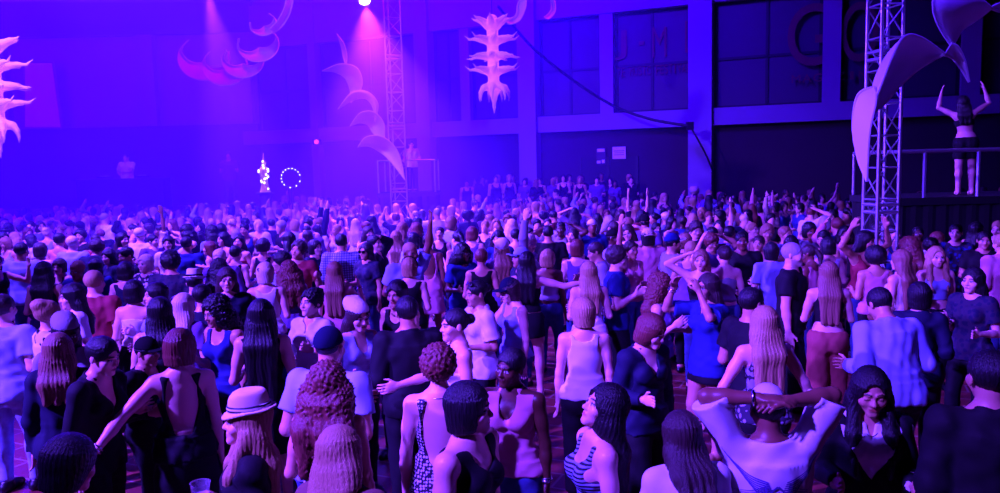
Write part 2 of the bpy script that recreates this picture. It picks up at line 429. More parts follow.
    def shoe(s, i, t=.008):
        hip, kn, an = s.leg[i]
        d = np.maximum(s.F['legs']-F32(t), s.plane((0, 0, .1-s.dz), (0, 0, 1)))
        q = s.ellf((an[0], an[1]-.06, .04-s.dz), np.eye(3), (.09, .2, .12))
        return np.maximum(np.maximum(d, q), s.plane((0, 0, -.0-s.dz), (0, 0, -1)))
    # hair -----------------------------------------------------------------
    def hair(s, kind, t=.013, length=.3, vol=1.0, part=0):
        F = s.F; u, v, w = s.hvw(); a = np.abs(u); R = s.Rh
        curly = kind in ('curly', 'afro', 'curlyshort', 'curlyup')
        tt = {'shaved': .005, 'short': .014, 'crop': .011, 'bun': .01, 'pony': .01, 'updo': .012, 'bob': .02, 'bowl': .022, 'long': .017, 'curly': .028, 'afro': .05, 'curlyshort': .026, 'curlyup': .02}.get(kind, t)*(vol*.5+.5)
        s.ell('hr', s.Hd(0, .016, .034), R, (.073+tt, .09+tt, .081+tt), .02)
        if kind == 'afro': s.ell('hr', s.Hd(0, .03, .045), R, (.135*vol, .135*vol, .125*vol), .02)
        if kind in ('bob', 'bowl'):
            L = -.105*length/.3
            s.loft('hr', s.H0, R, [(L, .083*vol, .07*vol, .035), (L*.5, .094*vol, .088*vol, .025), (.0, .096*vol, .1, .016), (.05, .088, .1, .015)], .025)
        if kind in ('long', 'curly'):
            g = 1.0 if kind == 'long' else 1.36; g *= vol
            s.loft('hr', s.H0, R, [(-.14, .1*g, .062*g, .05), (-.07, .1*g, .082*g, .036), (.0, .095*g, .1, .018), (.05, .088, .1, .015)], .03)
            p0 = s.Hd(0, .055, -.09); b = s.T(0, .125, .42); n_ = max(1, int((length)/.1)); last = p0
            tail = s.T(0, .14, .46-length*.75)
            for off in (-.055, 0, .055):
                A = s.Hd(off, .045, -.08); B = s.T(off*1.15*g, .098, .44); C = s.T(off*1.2*g, .118, max(.46-length*.75, -.05))
                s.cap('hr', A, B, .05*g, .046*g, .04); s.cap('hr', B, C, .046*g, .024*g, .04)
            if part: # locks in front of the shoulders
                for sd in (1, -1):
                    A = s.Hd(.078*sd, .0, -.05); B = s.T(.092*sd, -.085, .42); C = s.T(.085*sd, -.15, .42-length*.5)
                    s.cap('hr', A, B, .034*g, .032*g, .03); s.cap('hr', B, C, .032*g, .014, .03)
        if kind == 'curlyshort': s.ell('hr', s.Hd(0, .022, .03), R, (.1*vol, .115*vol, .105*vol), .02)
        if kind == 'bun': s.ell('hr', s.Hd(0, .125, .03), R, (.04, .038, .04), .015)
        if kind == 'updo' or kind == 'curlyup': s.ell('hr', s.Hd(0, .07, .09), R, (.062*vol, .066*vol, .055*vol), .02)
        if kind == 'pony':
            A = s.Hd(0, .115, .03); B = s.Hd(0, .155, -.06); C = s.T(0, .14, .36)
            s.cap('hr', s.Hd(0, .09, .035), A, .035, .03, .015); s.cap('hr', A, B, .03, .032, .02); s.cap('hr', B, C, .032, .015, .03)
        s.run(); d = F.pop('hr')
        # hairline: the face stays free
        if kind == 'afro': fc = s.ellf(s.Hd(0, -.12, -.055), R, (.068, .1, .105))
        elif kind in ('bowl', 'fringe'): fc = s.ellf(s.Hd(0, -.11, -.075), R, (.068, .09, .095))
        elif part: fc = s.ellf(s.Hd(.0, -.115, -.035), R, (.07, .09, .122))
        else: fc = s.ellf(s.Hd(0, -.115, -.043), R, (.066 if kind != 'short' else .074, .09, .112))
        d = np.maximum(d, -fc)
        if kind in ('shaved', 'short', 'crop', 'curlyshort', 'bun', 'updo', 'pony', 'curlyup'):
            cut = -(w+F32(.062)-np.clip(-v*F32(.95), -.012, .12)*1.0)    # nape low, temples high
            if kind in ('pony',): cut = np.where(v > .1, F32(-1), cut)
            d = smax(d, cut.astype(F32), .008)
        elif kind in ('bob', 'bowl'):
            d = np.maximum(d, np.where(v < -.035, -(w+F32(.02 if kind == 'bowl' else .085)), F32(-1)))
        d = np.maximum(d, -(F['head']+F32(.002)) if False else d)
        if s.lod >= 1:
            th = np.arctan2(u, v+F32(.0)); q = s.rng
            if curly:
                g = s.g; fz = 150 if s.lod == 3 else 95; amp = .011 if s.lod == 3 else .012
                n = np.sin(g.X*F32(fz)+F32(2)*np.sin(g.Z*F32(60)))*np.sin(g.Y*F32(fz*.93)+F32(2)*np.sin(g.X*F32(50)))*np.sin(g.Z*F32(fz*.8)+F32(2)*np.sin(g.Y*F32(55)))
                d = d+n*F32(amp)
            elif kind not in ('shaved',):
                amp = .0019 if s.lod == 3 else .003
                nf = 38 if s.lod == 3 else 18
                n = np.sin(th*F32(nf)+F32(1.5)*np.sin(w*F32(22)+th*3))+F32(.6)*np.sin(th*F32(nf*2.3)+w*F32(30))
                d = d+n.astype(F32)*F32(amp)*np.clip((np.sqrt(u*u+v*v)-F32(.02))/F32(.04), 0, 1)
        return d
    # hats -----------------------------------------------------------------
    def fedora(s, tilt=8):
        R = s.Rh @ rot('x', tilt); o = s.Hd(0, .012, .058)
        fm = o+R @ np.array([0, 0, .0])
        u, v, w = s.g.frame(fm, R)
        crown = np.sqrt((u/F32(.092))**2+(v/F32(.112))**2)-1; wh = np.interp(w, [-.02, .0, .06, .1], [1.03, 1.02, .93, .84]).astype(F32)
        crown = (np.sqrt((u/(F32(.083)*wh))**2+(v/(F32(.103)*wh))**2)-1)*F32(.08)
        topz = F32(.098)-F32(.5)*np.maximum(0, F32(.03)-np.abs(u))*np.clip((F32(.06)-v)*8, 0, 1)-np.maximum(0, -v-F32(.04))*F32(.25)
        crown = smax(crown, w-topz, .02); crown = np.maximum(crown, -F32(.02)-w)
        brim = np.maximum((np.sqrt((u/F32(.11))**2+(v/F32(.134))**2)-1)*F32(.115), np.abs(w-(F32(.0)+F32(1.4)*u*u*np.sign(F32(1))+np.where(v > 0, F32(1.1)*v*v, -F32(.9)*v*v)-F32(.012)))-F32(.0062))
        band = np.maximum((np.sqrt((u/F32(.087))**2+(v/F32(.107))**2)-1)*F32(.08), np.abs(w-F32(.018))-F32(.014))
        return smin(crown.astype(F32), brim.astype(F32), .012), band.astype(F32)
    def cap_hat(s, back=False, dome=1.0):
        R = s.Rh; 
        d = s.ellf(s.Hd(0, .014, .036), R, (.088*dome, .108*dome, .1*dome))
        d = np.maximum(d, s.plane(s.Hd(0, 0, .035), R @ unit((0, -.12 if not back else .1, -1.))))
        sg = 1 if not back else -1
        u, v, w = s.hvw(); vv = v*F32(sg)
        vis = np.maximum((np.sqrt((u/F32(.078))**2+((vv+F32(.085))/F32(.1))**2)-1)*F32(.075), np.abs(w-F32(.042)+F32(2.2)*u*u-F32(.3)*np.minimum(vv+F32(.09), 0)*-1*F32(.5))-F32(.0068))
        vis = np.maximum(vis, vv+F32(.06))
        return d, vis.astype(F32)
    def beanie(s, slouch=.05):
        R = s.Rh; A = s.Hd(0, .02, .05)
        s.ell('bn', A, R, (.09, .11, .092), .03); s.ell('bn', s.Hd(0, .075+slouch*.4, .085), R, (.082, .08, .065), .05)
        s.run(); d = s.F.pop('bn')
        d = np.maximum(d, s.plane(s.Hd(0, 0, .03), R @ unit((0, -.35, -1.))))
        u, v, w = s.hvw(); th = np.arctan2(u, v)
        if s.lod >= 2: d = d+(np.sin(th*F32(40))*F32(.0016)).astype(F32)
        return d
    # mesh output ------------------------------------------------------------
    def mesh(s, D, keep=True, step=1):
        ax = [a[::step] for a in s.g.ax]; D = np.clip(D[::step, ::step, ::step], -BIG, BIG)
        D[0] = D[-1] = BIG; D[:, 0] = D[:, -1] = BIG; D[:, :, 0] = D[:, :, -1] = BIG
        r = surface_nets(D, ax)
        if r is None: return None
        V, Q = r
        if keep: V, Q = keep_largest(V, Q)
        return V, Q
    def sample(s, D, V):
        """nearest grid value of a field at vertices"""
        ii = [np.clip(np.searchsorted(s.g.ax[a], V[:, a]), 1, s.g.shape[a]-1) for a in range(3)]
        ii = [np.where(V[:, a]-s.g.ax[a][i-1] < s.g.ax[a][i]-V[:, a], i-1, i) for a, i in enumerate(ii)]
        return D[ii[0], ii[1], ii[2]]
    def skin_colors(s, V, skin, lips=None, brow=(.02, .012, .01), shut=False, beard=None, makeup=0.0):
        C = np.tile(np.asarray(skin, F32), (len(V), 1))
        if s.lod < 2: 
            return C
        L = (V-s.H0.astype(F32)) @ s.Rh.astype(F32); x, y, z = np.abs(L[:, 0]), L[:, 1], L[:, 2]
        face = y < -.045
        lips = lips if lips is not None else (skin[0]*.75, skin[1]*.38, skin[2]*.4)
        C[face & (x < .0215) & (np.abs(z+.063) < .0105-.008*(x/.0215)**2) & (y < -.07)] = lips
        C[face & (x < .017) & (np.abs(z+.0635) < .0022)] = (.05, .012, .015)
        ex = (x-.032)/.0165; ez = (z+.003)/.0075
        eye = face & (ex**2+ez**2 < 1)
        if shut: C[face & (ex**2+((z+.008)/.004)**2 < 1)] = (.015, .01, .01)
        else:
            C[eye] = (.45, .45, .48); C[face & ((x-.032)**2+(z+.003)**2 < .0068**2)] = (.015, .01, .008)
            C[face & (ex**2+((z+.003)/.0105)**2 < 1.25) & (z > .002-.004*ex**2)] = (.02, .012, .012)
        br = .0235-((x-.03)/.028)**2*.006
        C[face & (x > .013) & (x < .053) & (np.abs(z-br) < .0042)] = brow
        if beard is not None:
            C[(y < -.0) & (z < -.045) & (z > -.13) & ~((x < .02) & (np.abs(z+.063) < .011)) & (y < .01)] = beard
        return C

def place(V, fig, S): 
    return (V+np.array([0, 0, fig.dz], F32))*F32(S)
# ------------------------------------------------------------------ materials
MATS = {}
def new_mat(name):
    m = bpy.data.materials.new(name); m.use_nodes = True; nt = m.node_tree; nt.nodes.clear()
    out = nt.nodes.new('ShaderNodeOutputMaterial'); b = nt.nodes.new('ShaderNodeBsdfPrincipled')
    nt.links.new(b.outputs[0], out.inputs[0]); MATS[name] = m
    return m, nt, b, out
def N(nt, t, **kw):
    n = nt.nodes.new(t)
    for k, v in kw.items():
        if k == 'op': n.operation = v
        elif k == 'ins':
            for i, x in v.items(): n.inputs[i].default_value = x
        else: setattr(n, k, v)
    return n
def mixc(nt, fac, a, b, mode='MIX'):
    n = nt.nodes.new('ShaderNodeMix'); n.data_type = 'RGBA'; n.blend_type = mode
    for sock, val in ((n.inputs[0], fac), (n.inputs[6], a), (n.inputs[7], b)):
        if hasattr(val, 'is_linked'): nt.links.new(val, sock)
        elif isinstance(val, (int, float)): sock.default_value = val
        else: sock.default_value = (*val[:3], 1)
    return n.outputs[2]
def bump(nt, b, height, strength=.3, dist=.01):
    n = N(nt, 'ShaderNodeBump'); n.inputs['Strength'].default_value = strength; n.inputs['Distance'].default_value = dist
    nt.links.new(height, n.inputs['Height']); nt.links.new(n.outputs[0], b.inputs['Normal'])
def simple(name, col, rough=.6, metal=0.0, spec=.5, noise=0.0, nscale=8.0, bumps=0.0, emis=None, es=1.0):
    m, nt, b, out = new_mat(name)
    b.inputs['Base Color'].default_value = (*col, 1); b.inputs['Roughness'].default_value = rough; b.inputs['Metallic'].default_value = metal; b.inputs['Specular IOR Level'].default_value = spec
    if noise or bumps:
        tc = N(nt, 'ShaderNodeTexCoord'); n = N(nt, 'ShaderNodeTexNoise', ins={'Scale': nscale, 'Detail': 4}); nt.links.new(tc.outputs['Object'], n.inputs['Vector'])
        if noise: nt.links.new(mixc(nt, n.outputs[0], tuple(c*(1-noise) for c in col), tuple(min(1, c*(1+noise)) for c in col)), b.inputs['Base Color'])
        if bumps: bump(nt, b, n.outputs[0], bumps)
    if emis:
        b.inputs['Emission Color'].default_value = (*emis, 1); b.inputs['Emission Strength'].default_value = es
    return m
def obj_color(nt): return N(nt, 'ShaderNodeObjectInfo').outputs['Color']

def build_people_mats():
    m, nt, b, _ = new_mat('skin'); a = N(nt, 'ShaderNodeAttribute', attribute_name='Col'); nt.links.new(a.outputs['Color'], b.inputs['Base Color'])
    b.inputs['Roughness'].default_value = .42; b.inputs['Specular IOR Level'].default_value = .4
    tc = N(nt, 'ShaderNodeTexCoord'); n = N(nt, 'ShaderNodeTexNoise', ins={'Scale': 60., 'Detail': 3}); nt.links.new(tc.outputs['Object'], n.inputs['Vector']); bump(nt, b, n.outputs[0], .06, .004)
    m, nt, b, _ = new_mat('crowd_mixed'); a = N(nt, 'ShaderNodeAttribute', attribute_name='Col'); nt.links.new(a.outputs['Color'], b.inputs['Base Color']); b.inputs['Roughness'].default_value = .6
    # hair: fine strands running down, from object space
    m, nt, b, _ = new_mat('hair'); tc = N(nt, 'ShaderNodeTexCoord'); mp = N(nt, 'ShaderNodeMapping'); mp.inputs['Scale'].default_value = (210, 210, 10); nt.links.new(tc.outputs['Object'], mp.inputs[0])
    n = N(nt, 'ShaderNodeTexNoise', ins={'Scale': 1., 'Detail': 3, 'Roughness': .6}); nt.links.new(mp.outputs[0], n.inputs['Vector'])
    oc = obj_color(nt); dk = mixc(nt, 1.0, oc, (.45, .4, .4), 'MULTIPLY'); lt = mixc(nt, 1.0, oc, (1.35, 1.3, 1.3), 'MULTIPLY')
    nt.links.new(mixc(nt, n.outputs[0], dk, lt), b.inputs['Base Color']); b.inputs['Roughness'].default_value = .45; b.inputs['Specular IOR Level'].default_value = .4
    bump(nt, b, n.outputs[0], .75, .008)
    def cloth(name, pattern=None, rough=.8, spec=.25):
        m, nt, b, _ = new_mat(name); tc = N(nt, 'ShaderNodeTexCoord'); oc = obj_color(nt)
        n = N(nt, 'ShaderNodeTexNoise', ins={'Scale': 260., 'Detail': 2}); nt.links.new(tc.outputs['Object'], n.inputs['Vector'])
        col = mixc(nt, n.outputs[0], mixc(nt, 1.0, oc, (.82, .82, .82), 'MULTIPLY'), oc)
        if pattern: col = pattern(nt, tc, col)
        nt.links.new(col, b.inputs['Base Color']); b.inputs['Roughness'].default_value = rough; b.inputs['Specular IOR Level'].default_value = spec
        bump(nt, b, n.outputs[0], .12, .003); return m
    cloth('cloth')
    def stripes(nt, tc, col):
        w = N(nt, 'ShaderNodeTexWave', bands_direction='Z', ins={'Scale': 16., 'Distortion': .6}); nt.links.new(tc.outputs['Object'], w.inputs['Vector'])
        r = N(nt, 'ShaderNodeMath', op='GREATER_THAN'); r.inputs[1].default_value = .5; nt.links.new(w.outputs['Fac'], r.inputs[0]); return mixc(nt, r.outputs[0], (.02, .02, .03), col)
    cloth('cloth_striped', stripes)
    def plaid(nt, tc, col):
        out = col
        for d, sc in (('X', 9.), ('Z', 9.)):
            w = N(nt, 'ShaderNodeTexWave', bands_direction=d, ins={'Scale': sc}); nt.links.new(tc.outputs['Object'], w.inputs['Vector'])
            r = N(nt, 'ShaderNodeMath', op='GREATER_THAN'); r.inputs[1].default_value = .55; nt.links.new(w.outputs['Fac'], r.inputs[0]); f = N(nt, 'ShaderNodeMath', op='MULTIPLY'); f.inputs[1].default_value = .7; nt.links.new(r.outputs[0], f.inputs[0])
            out = mixc(nt, f.outputs[0], out, (.04, .03, .06))
        return out
    cloth('cloth_plaid', plaid)
    def floral(nt, tc, col):
        v = N(nt, 'ShaderNodeTexVoronoi', ins={'Scale': 22.}); nt.links.new(tc.outputs['Object'], v.inputs['Vector'])
        n = N(nt, 'ShaderNodeTexNoise', ins={'Scale': 14., 'Detail': 3}); nt.links.new(tc.outputs['Object'], n.inputs['Vector'])
        s = N(nt, 'ShaderNodeMath', op='ADD'); nt.links.new(v.outputs['Distance'], s.inputs[0]); nt.links.new(n.outputs[0], s.inputs[1])
        r = N(nt, 'ShaderNodeMath', op='GREATER_THAN'); r.inputs[1].default_value = .93; nt.links.new(s.outputs[0], r.inputs[0]); return mixc(nt, r.outputs[0], col, (.02, .015, .03))
    cloth('cloth_print', floral)
    def dots(nt, tc, col):
        v = N(nt, 'ShaderNodeTexVoronoi', ins={'Scale': 55.}); v.inputs['Randomness'].default_value = .35; nt.links.new(tc.outputs['Object'], v.inputs['Vector'])
        r = N(nt, 'ShaderNodeMath', op='LESS_THAN'); r.inputs[1].default_value = .42; nt.links.new(v.outputs['Distance'], r.inputs[0]); return mixc(nt, r.outputs[0], (.02, .015, .03), col)
    cloth('cloth_lace', dots)
    def denim(nt, tc, col):
        n = N(nt, 'ShaderNodeTexNoise', ins={'Scale': 18., 'Detail': 5}); nt.links.new(tc.outputs['Object'], n.inputs['Vector']); return mixc(nt, n.outputs[0], mixc(nt, 1.0, col, (.5, .5, .6), 'MULTIPLY'), mixc(nt, 1.0, col, (1.5, 1.5, 1.5), 'MULTIPLY'))
    cloth('denim', denim)
    cloth('knit', None, .95, .1); cloth('felt', None, .9, .15); cloth('leather', None, .42, .5)
# ------------------------------------------------------------------ camera and pixel rays
CAM_H, FPX, HORIZON = 2.75, 778.0, 165.0
ROLL = .025
def horizon(px): return HORIZON-(px-500)*ROLL
PITCH = math.atan((246.5-HORIZON)/FPX)
def setup_camera():
    cam = bpy.data.cameras.new('camera'); co = bpy.data.objects.new('camera', cam); COL.objects.link(co)
    co.matrix_world = Matrix.Translation((0, 0, CAM_H)) @ Matrix.Rotation(math.pi/2-PITCH, 4, 'X') @ Matrix.Rotation(-ROLL, 4, 'Z')     # held slightly askew
    cam.sensor_width = 36; cam.lens = FPX/1000*36; cam.clip_end = 300; scene.camera = co
def ray(px, py):
    a, b = (px-500)/FPX, (246.5-py)/FPX; a, b = math.cos(ROLL)*a+math.sin(ROLL)*b, math.cos(ROLL)*b-math.sin(ROLL)*a
    return np.array([a, math.cos(PITCH)+b*math.sin(PITCH), -math.sin(PITCH)+b*math.cos(PITCH)])
def at_depth(px, py, Y):
    r = ray(px, py); return np.array([0, 0, CAM_H])+r*(Y/r[1])
def at_height(px, py, z):
    r = ray(px, py); return np.array([0, 0, CAM_H])+r*((z-CAM_H)/r[2])

SKIN = {'1': hexc('#e0b09a'), '2': hexc('#c08c6c'), '3': hexc('#80523c'), '4': hexc('#50301f')}
HAIRC = {'K': hexc('#130f11'), 'B': hexc('#3a2a26'), 'R': hexc('#6e3a2c'), 'L': hexc('#8f6a4c'), 'Y': hexc('#b39262'), 'P': hexc('#e2d4bc'), 'G': hexc('#a8a4a6')}
CLOTH = {'W': hexc('#dedadc'), 'K': hexc('#0d0c0f'), 'N': hexc('#11152e'), 'U': hexc('#1d2a70'), 'B': hexc('#8f9fcc'), 'G': hexc('#8c8a92'), 'R': hexc('#8a2a34'), 'O': hexc('#9c5044'),
         'P': hexc('#cf8a96'), 'C': hexc('#d8c8b0'), 'D': hexc('#3b4c7a'), 'L': hexc('#93a4cc'), 'T': hexc('#7a5a46'), 'V': hexc('#6a4a86')}
HAIRLEN = {'long': .34, 'curly': .3}
PEOPLE = []
def P(x, y, yaw, who, hair, top, bottom, arms='down bent', label='', **kw):
    """one person of the crowd: crown at pixel (x, y) of the photograph, yaw 0 faces the camera, 90 faces right"""
    PEOPLE.append(dict(x=x, y=y, yaw=yaw, who=who, hair=hair, top=top, bottom=bottom, arms=arms.split() if isinstance(arms, str) else arms, label=label, **kw))

def sub_seed(p): return int(p['x']*7+p['y']*131) & 0xffff
PARTNAME = {'tank': 'tank_top', 'racer': 'tank_top', 'tee': 't_shirt', 'bigtee': 't_shirt', 'shirt': 'shirt', 'shortsleeve': 'shirt', 'jacket': 'jacket', 'openjacket': 'jacket', 'vest': 'vest', 'halter': 'halter_top',
            'crop': 'crop_top', 'crop_tee': 'crop_top', 'tube': 'tube_top', 'bikini': 'bikini_top', 'dress': 'dress', 'hoodie': 'hooded_top', 'trousers': 'trousers', 'jeans': 'jeans', 'skirt': 'skirt', 'shorts': 'shorts', 'mini': 'skirt', 'loose': 'trousers'}
PATTERN = {'striped': 'cloth_striped', 'plaid': 'cloth_plaid', 'print': 'cloth_print', 'lace': 'cloth_lace', 'denim': 'denim', 'leather': 'leather', 'knit': 'knit'}

def shape(p):
    sex, sk = p['who'][0], p['who'][1]
    return Figure(sex, p['lod'], p['arms'], p.get('legs', ('stand', 'step')), p.get('lean', 0), p.get('side', 0), p.get('twist', 0), p.get('head', (0, 0, 0)), p.get('wide', 1.0), sub_seed(p), p.get('cells'))

def crown(p, fig):
    c = fig.Hd(0, .014, .118+p.get('hat_h', 0.0)); c = (c+np.array([0, 0, fig.dz]))*p['S']
    a = math.radians(p['yaw']); return np.array([c[0]*math.cos(a)-c[1]*math.sin(a), c[0]*math.sin(a)+c[1]*math.cos(a), c[2]])

def solve(p):
    c = crown(p, p['fig']); w = at_height(p['x'], p['y'], c[2]+p.get('base', 0)); return np.array([w[0]-c[0], w[1]-c[1]])

def spread_out(people, dmin=.44, rounds=140):
    """people keep their place in the picture; their heights give until nobody stands inside a neighbour"""
    for p in people: p['pos'] = solve(p)
    for it in range(rounds):
        X = np.array([p['pos'] for p in people]); D = np.sqrt(((X[:, None]-X[None])**2).sum(2)); np.fill_diagonal(D, 9)
        ii, jj = np.nonzero(np.triu(D < dmin))
        if len(ii) == 0: break
        touched = set()
        for i, j in zip(ii, jj):
            a, b = people[i], people[j]
            if a['y']-horizon(a['x']) < b['y']-horizon(b['x']): a, b = b, a          # a stands nearer: its crown is lower in the picture
            if a.get('fix') and b.get('fix'): continue
            if a['S'] < 1.93/1.7 and not a.get('fix'): a['S'] *= 1.004
            if b['S'] > 1.5/1.7 and not b.get('fix'): b['S'] *= .996
            s = 1 if b['x'] >= a['x'] else -1
            a['x'] -= .12*s; b['x'] += .12*s
            touched.update((id(a), id(b)))
        for p in people:
            if id(p) in touched: p['pos'] = solve(p)

def hair_of(p, f):
    k = p['hair'].split(); kind, c = k[0], HAIRC[k[1]]
    if kind == 'none': return None, c
    ln = float(k[2]) if len(k) > 2 else HAIRLEN.get(kind, .3)
    return f.hair(kind, length=ln, vol=p.get('vol', 1.0), part=p.get('part', 0)), c

def glasses(f, dark):
    V, Fc = [], []
    def tube(pts, r, closed=False, n=6):
        b = len(V); m = len(pts)
        for i, q in enumerate(pts):
            q = np.asarray(q, float); t = unit(np.asarray(pts[(i+1) % m if closed else min(i+1, m-1)], float)-np.asarray(pts[i-1 if (closed or i) else 0], float))
            a = unit(np.cross(t, (0.13, .21, 1.))); c = np.cross(t, a)
            for j in range(n): V.append(q+r*(a*math.cos(j*2*math.pi/n)+c*math.sin(j*2*math.pi/n)))
        for i in range(m if closed else m-1):
            for j in range(n): Fc.append((b+i*n+j, b+i*n+(j+1) % n, b+((i+1) % m)*n+(j+1) % n, b+((i+1) % m)*n+j))
    for sd in (1, -1):
        ring = [(sd*.033+.027*math.cos(t), -.108+.012*abs(math.cos(t))*(1 if sd*math.cos(t) > 0 else 0), .0+.021*math.sin(t)) for t in np.linspace(0, 2*math.pi, 17)[:-1]]
        tube(ring, .0028, True)
        if dark:
            b = len(V); V.append(np.array((sd*.033, -.11, .0))); V.extend(np.array(q) for q in ring)
            for j in range(16): Fc.append((b, b+1+j, b+1+(j+1) % 16))
        tube([(sd*.06, -.098, .004), (sd*.083, -.05, .006), (sd*.086, .01, .006)], .0026)
    tube([(-.007, -.108, .004), (0, -.112, .008), (.007, -.108, .004)], .0026)
    return V, Fc

def ring_mesh(c, ax, rad, r, n=20, m=6):
    ax = unit(ax); a = unit(np.cross(ax, (.3, .5, .81))); b = np.cross(ax, a); V, Fc = [], []
    for i in range(n):
        t = 2*math.pi*i/n; d = a*math.cos(t)+b*math.sin(t)
        for j in range(m):
            q = 2*math.pi*j/m; V.append(np.asarray(c)+d*(rad+r*math.cos(q))+ax*r*math.sin(q))
    for i in range(n):
        for j in range(m): Fc.append((i*m+j, i*m+(j+1) % m, ((i+1) % n)*m+(j+1) % m, ((i+1) % n)*m+j))
    return V, Fc

def pydata_mesh(name, V, Fc, mat, smooth=True):
    me = bpy.data.meshes.new(name); me.from_pydata([tuple(map(float, v)) for v in V], [], Fc); me.update()
    if smooth:
        me.polygons.foreach_set('use_smooth', np.ones(len(me.polygons), bool))
    me.materials.append(mat); return me

def garments(p, f):
    """[(name, field, material, colour)] for what the person wears, the lower garment first"""
    out = []; tk = p['top'].split(); bk = p['bottom'].split(); under = None
    wr = .004 if p['lod'] >= 2 else (.006 if p['lod'] == 1 else 0)
    def cm(k): return (PATTERN.get(k[2], 'cloth') if len(k) > 2 else 'cloth'), CLOTH[k[1]]
    if bk[0] not in ('none', 'dress'):
        m, c = cm(bk)
        if bk[0] in ('skirt', 'mini'): fld = f.skirt(length=-.4 if bk[0] == 'skirt' else -.2, wr=wr*.7)
        elif bk[0] == 'loose': fld = f.trousers(loose=.035, wr=wr)
        elif bk[0] == 'shorts': fld = f.trousers(length=.62, loose=.01, wr=wr*.7)
        else: fld = f.trousers(t=.011 if bk[0] == 'jeans' else .014, loose=.0 if bk[0] == 'jeans' else .012, wr=wr*.8)
        out.append((PARTNAME[bk[0]], fld, m if bk[0] != 'jeans' else 'denim', c)); under = fld
    if tk[0] != 'none':
        m, c = cm(tk)
        if bk[0] == 'dress': fld = f.dress(tk[0], length=float(bk[1]) if len(bk) > 1 else -.4, wr=wr); nm = 'dress'
        else: fld = f.top(tk[0], wr=wr, under=under); nm = PARTNAME[tk[0]]
        if p.get('inner'):       # a shirt shows in the open front of a jacket
            ik = p['inner'].split(); im, ic = cm(ik); out.append((PARTNAME[ik[0]], f.top(ik[0], t=.007, wr=.002), im, ic)); fld = np.minimum(fld, np.maximum(fld, 0))
        out.append((nm, fld, m, c))
    return out

def headgear(p, f):
    out = []; h = p.get('hat')
    if not h: return out
    k = h.split(); c = CLOTH[k[1]]
    if k[0] == 'fedora':
        a, b = f.fedora(float(k[3]) if len(k) > 3 else 8); out.append(('fedora', a, 'felt', c, [('hat_band', b, 'cloth_striped' if len(k) > 2 and k[2] == 'S' else 'felt', CLOTH['K'] if not (len(k) > 2 and k[2] == 'S') else CLOTH['W'])]))
    elif k[0] in ('cap', 'backcap'):
        a, b = f.cap_hat(k[0] == 'backcap'); out.append(('cap', a, 'felt', c, [('cap_peak', b, 'felt', CLOTH[k[2]] if len(k) > 2 else c)]))
    elif k[0] == 'beanie': out.append(('beanie', f.beanie(float(k[2]) if len(k) > 2 else .05), 'knit', c, []))
    elif k[0] == 'skullcap':
        d = np.maximum(f.ellf(f.Hd(0, .014, .036), f.Rh, (.084, .104, .096)), f.plane(f.Hd(0, 0, .03), f.Rh @ unit((0, -.2, -1.)))); out.append(('skullcap', d, 'knit', c, []))
    elif k[0] == 'band':
        u, v, w = f.hvw(); r = np.sqrt((u/F32(.093))**2+((w-F32(.03))/F32(.103))**2); d = np.maximum(np.abs(r-1)*F32(.09)-F32(.011), np.abs(v+F32(.0)-w*F32(.15))-F32(.016)); d = np.maximum(d, -w-F32(.03)); out.append(('hair_band', d.astype(F32), 'felt', c, []))
    return out

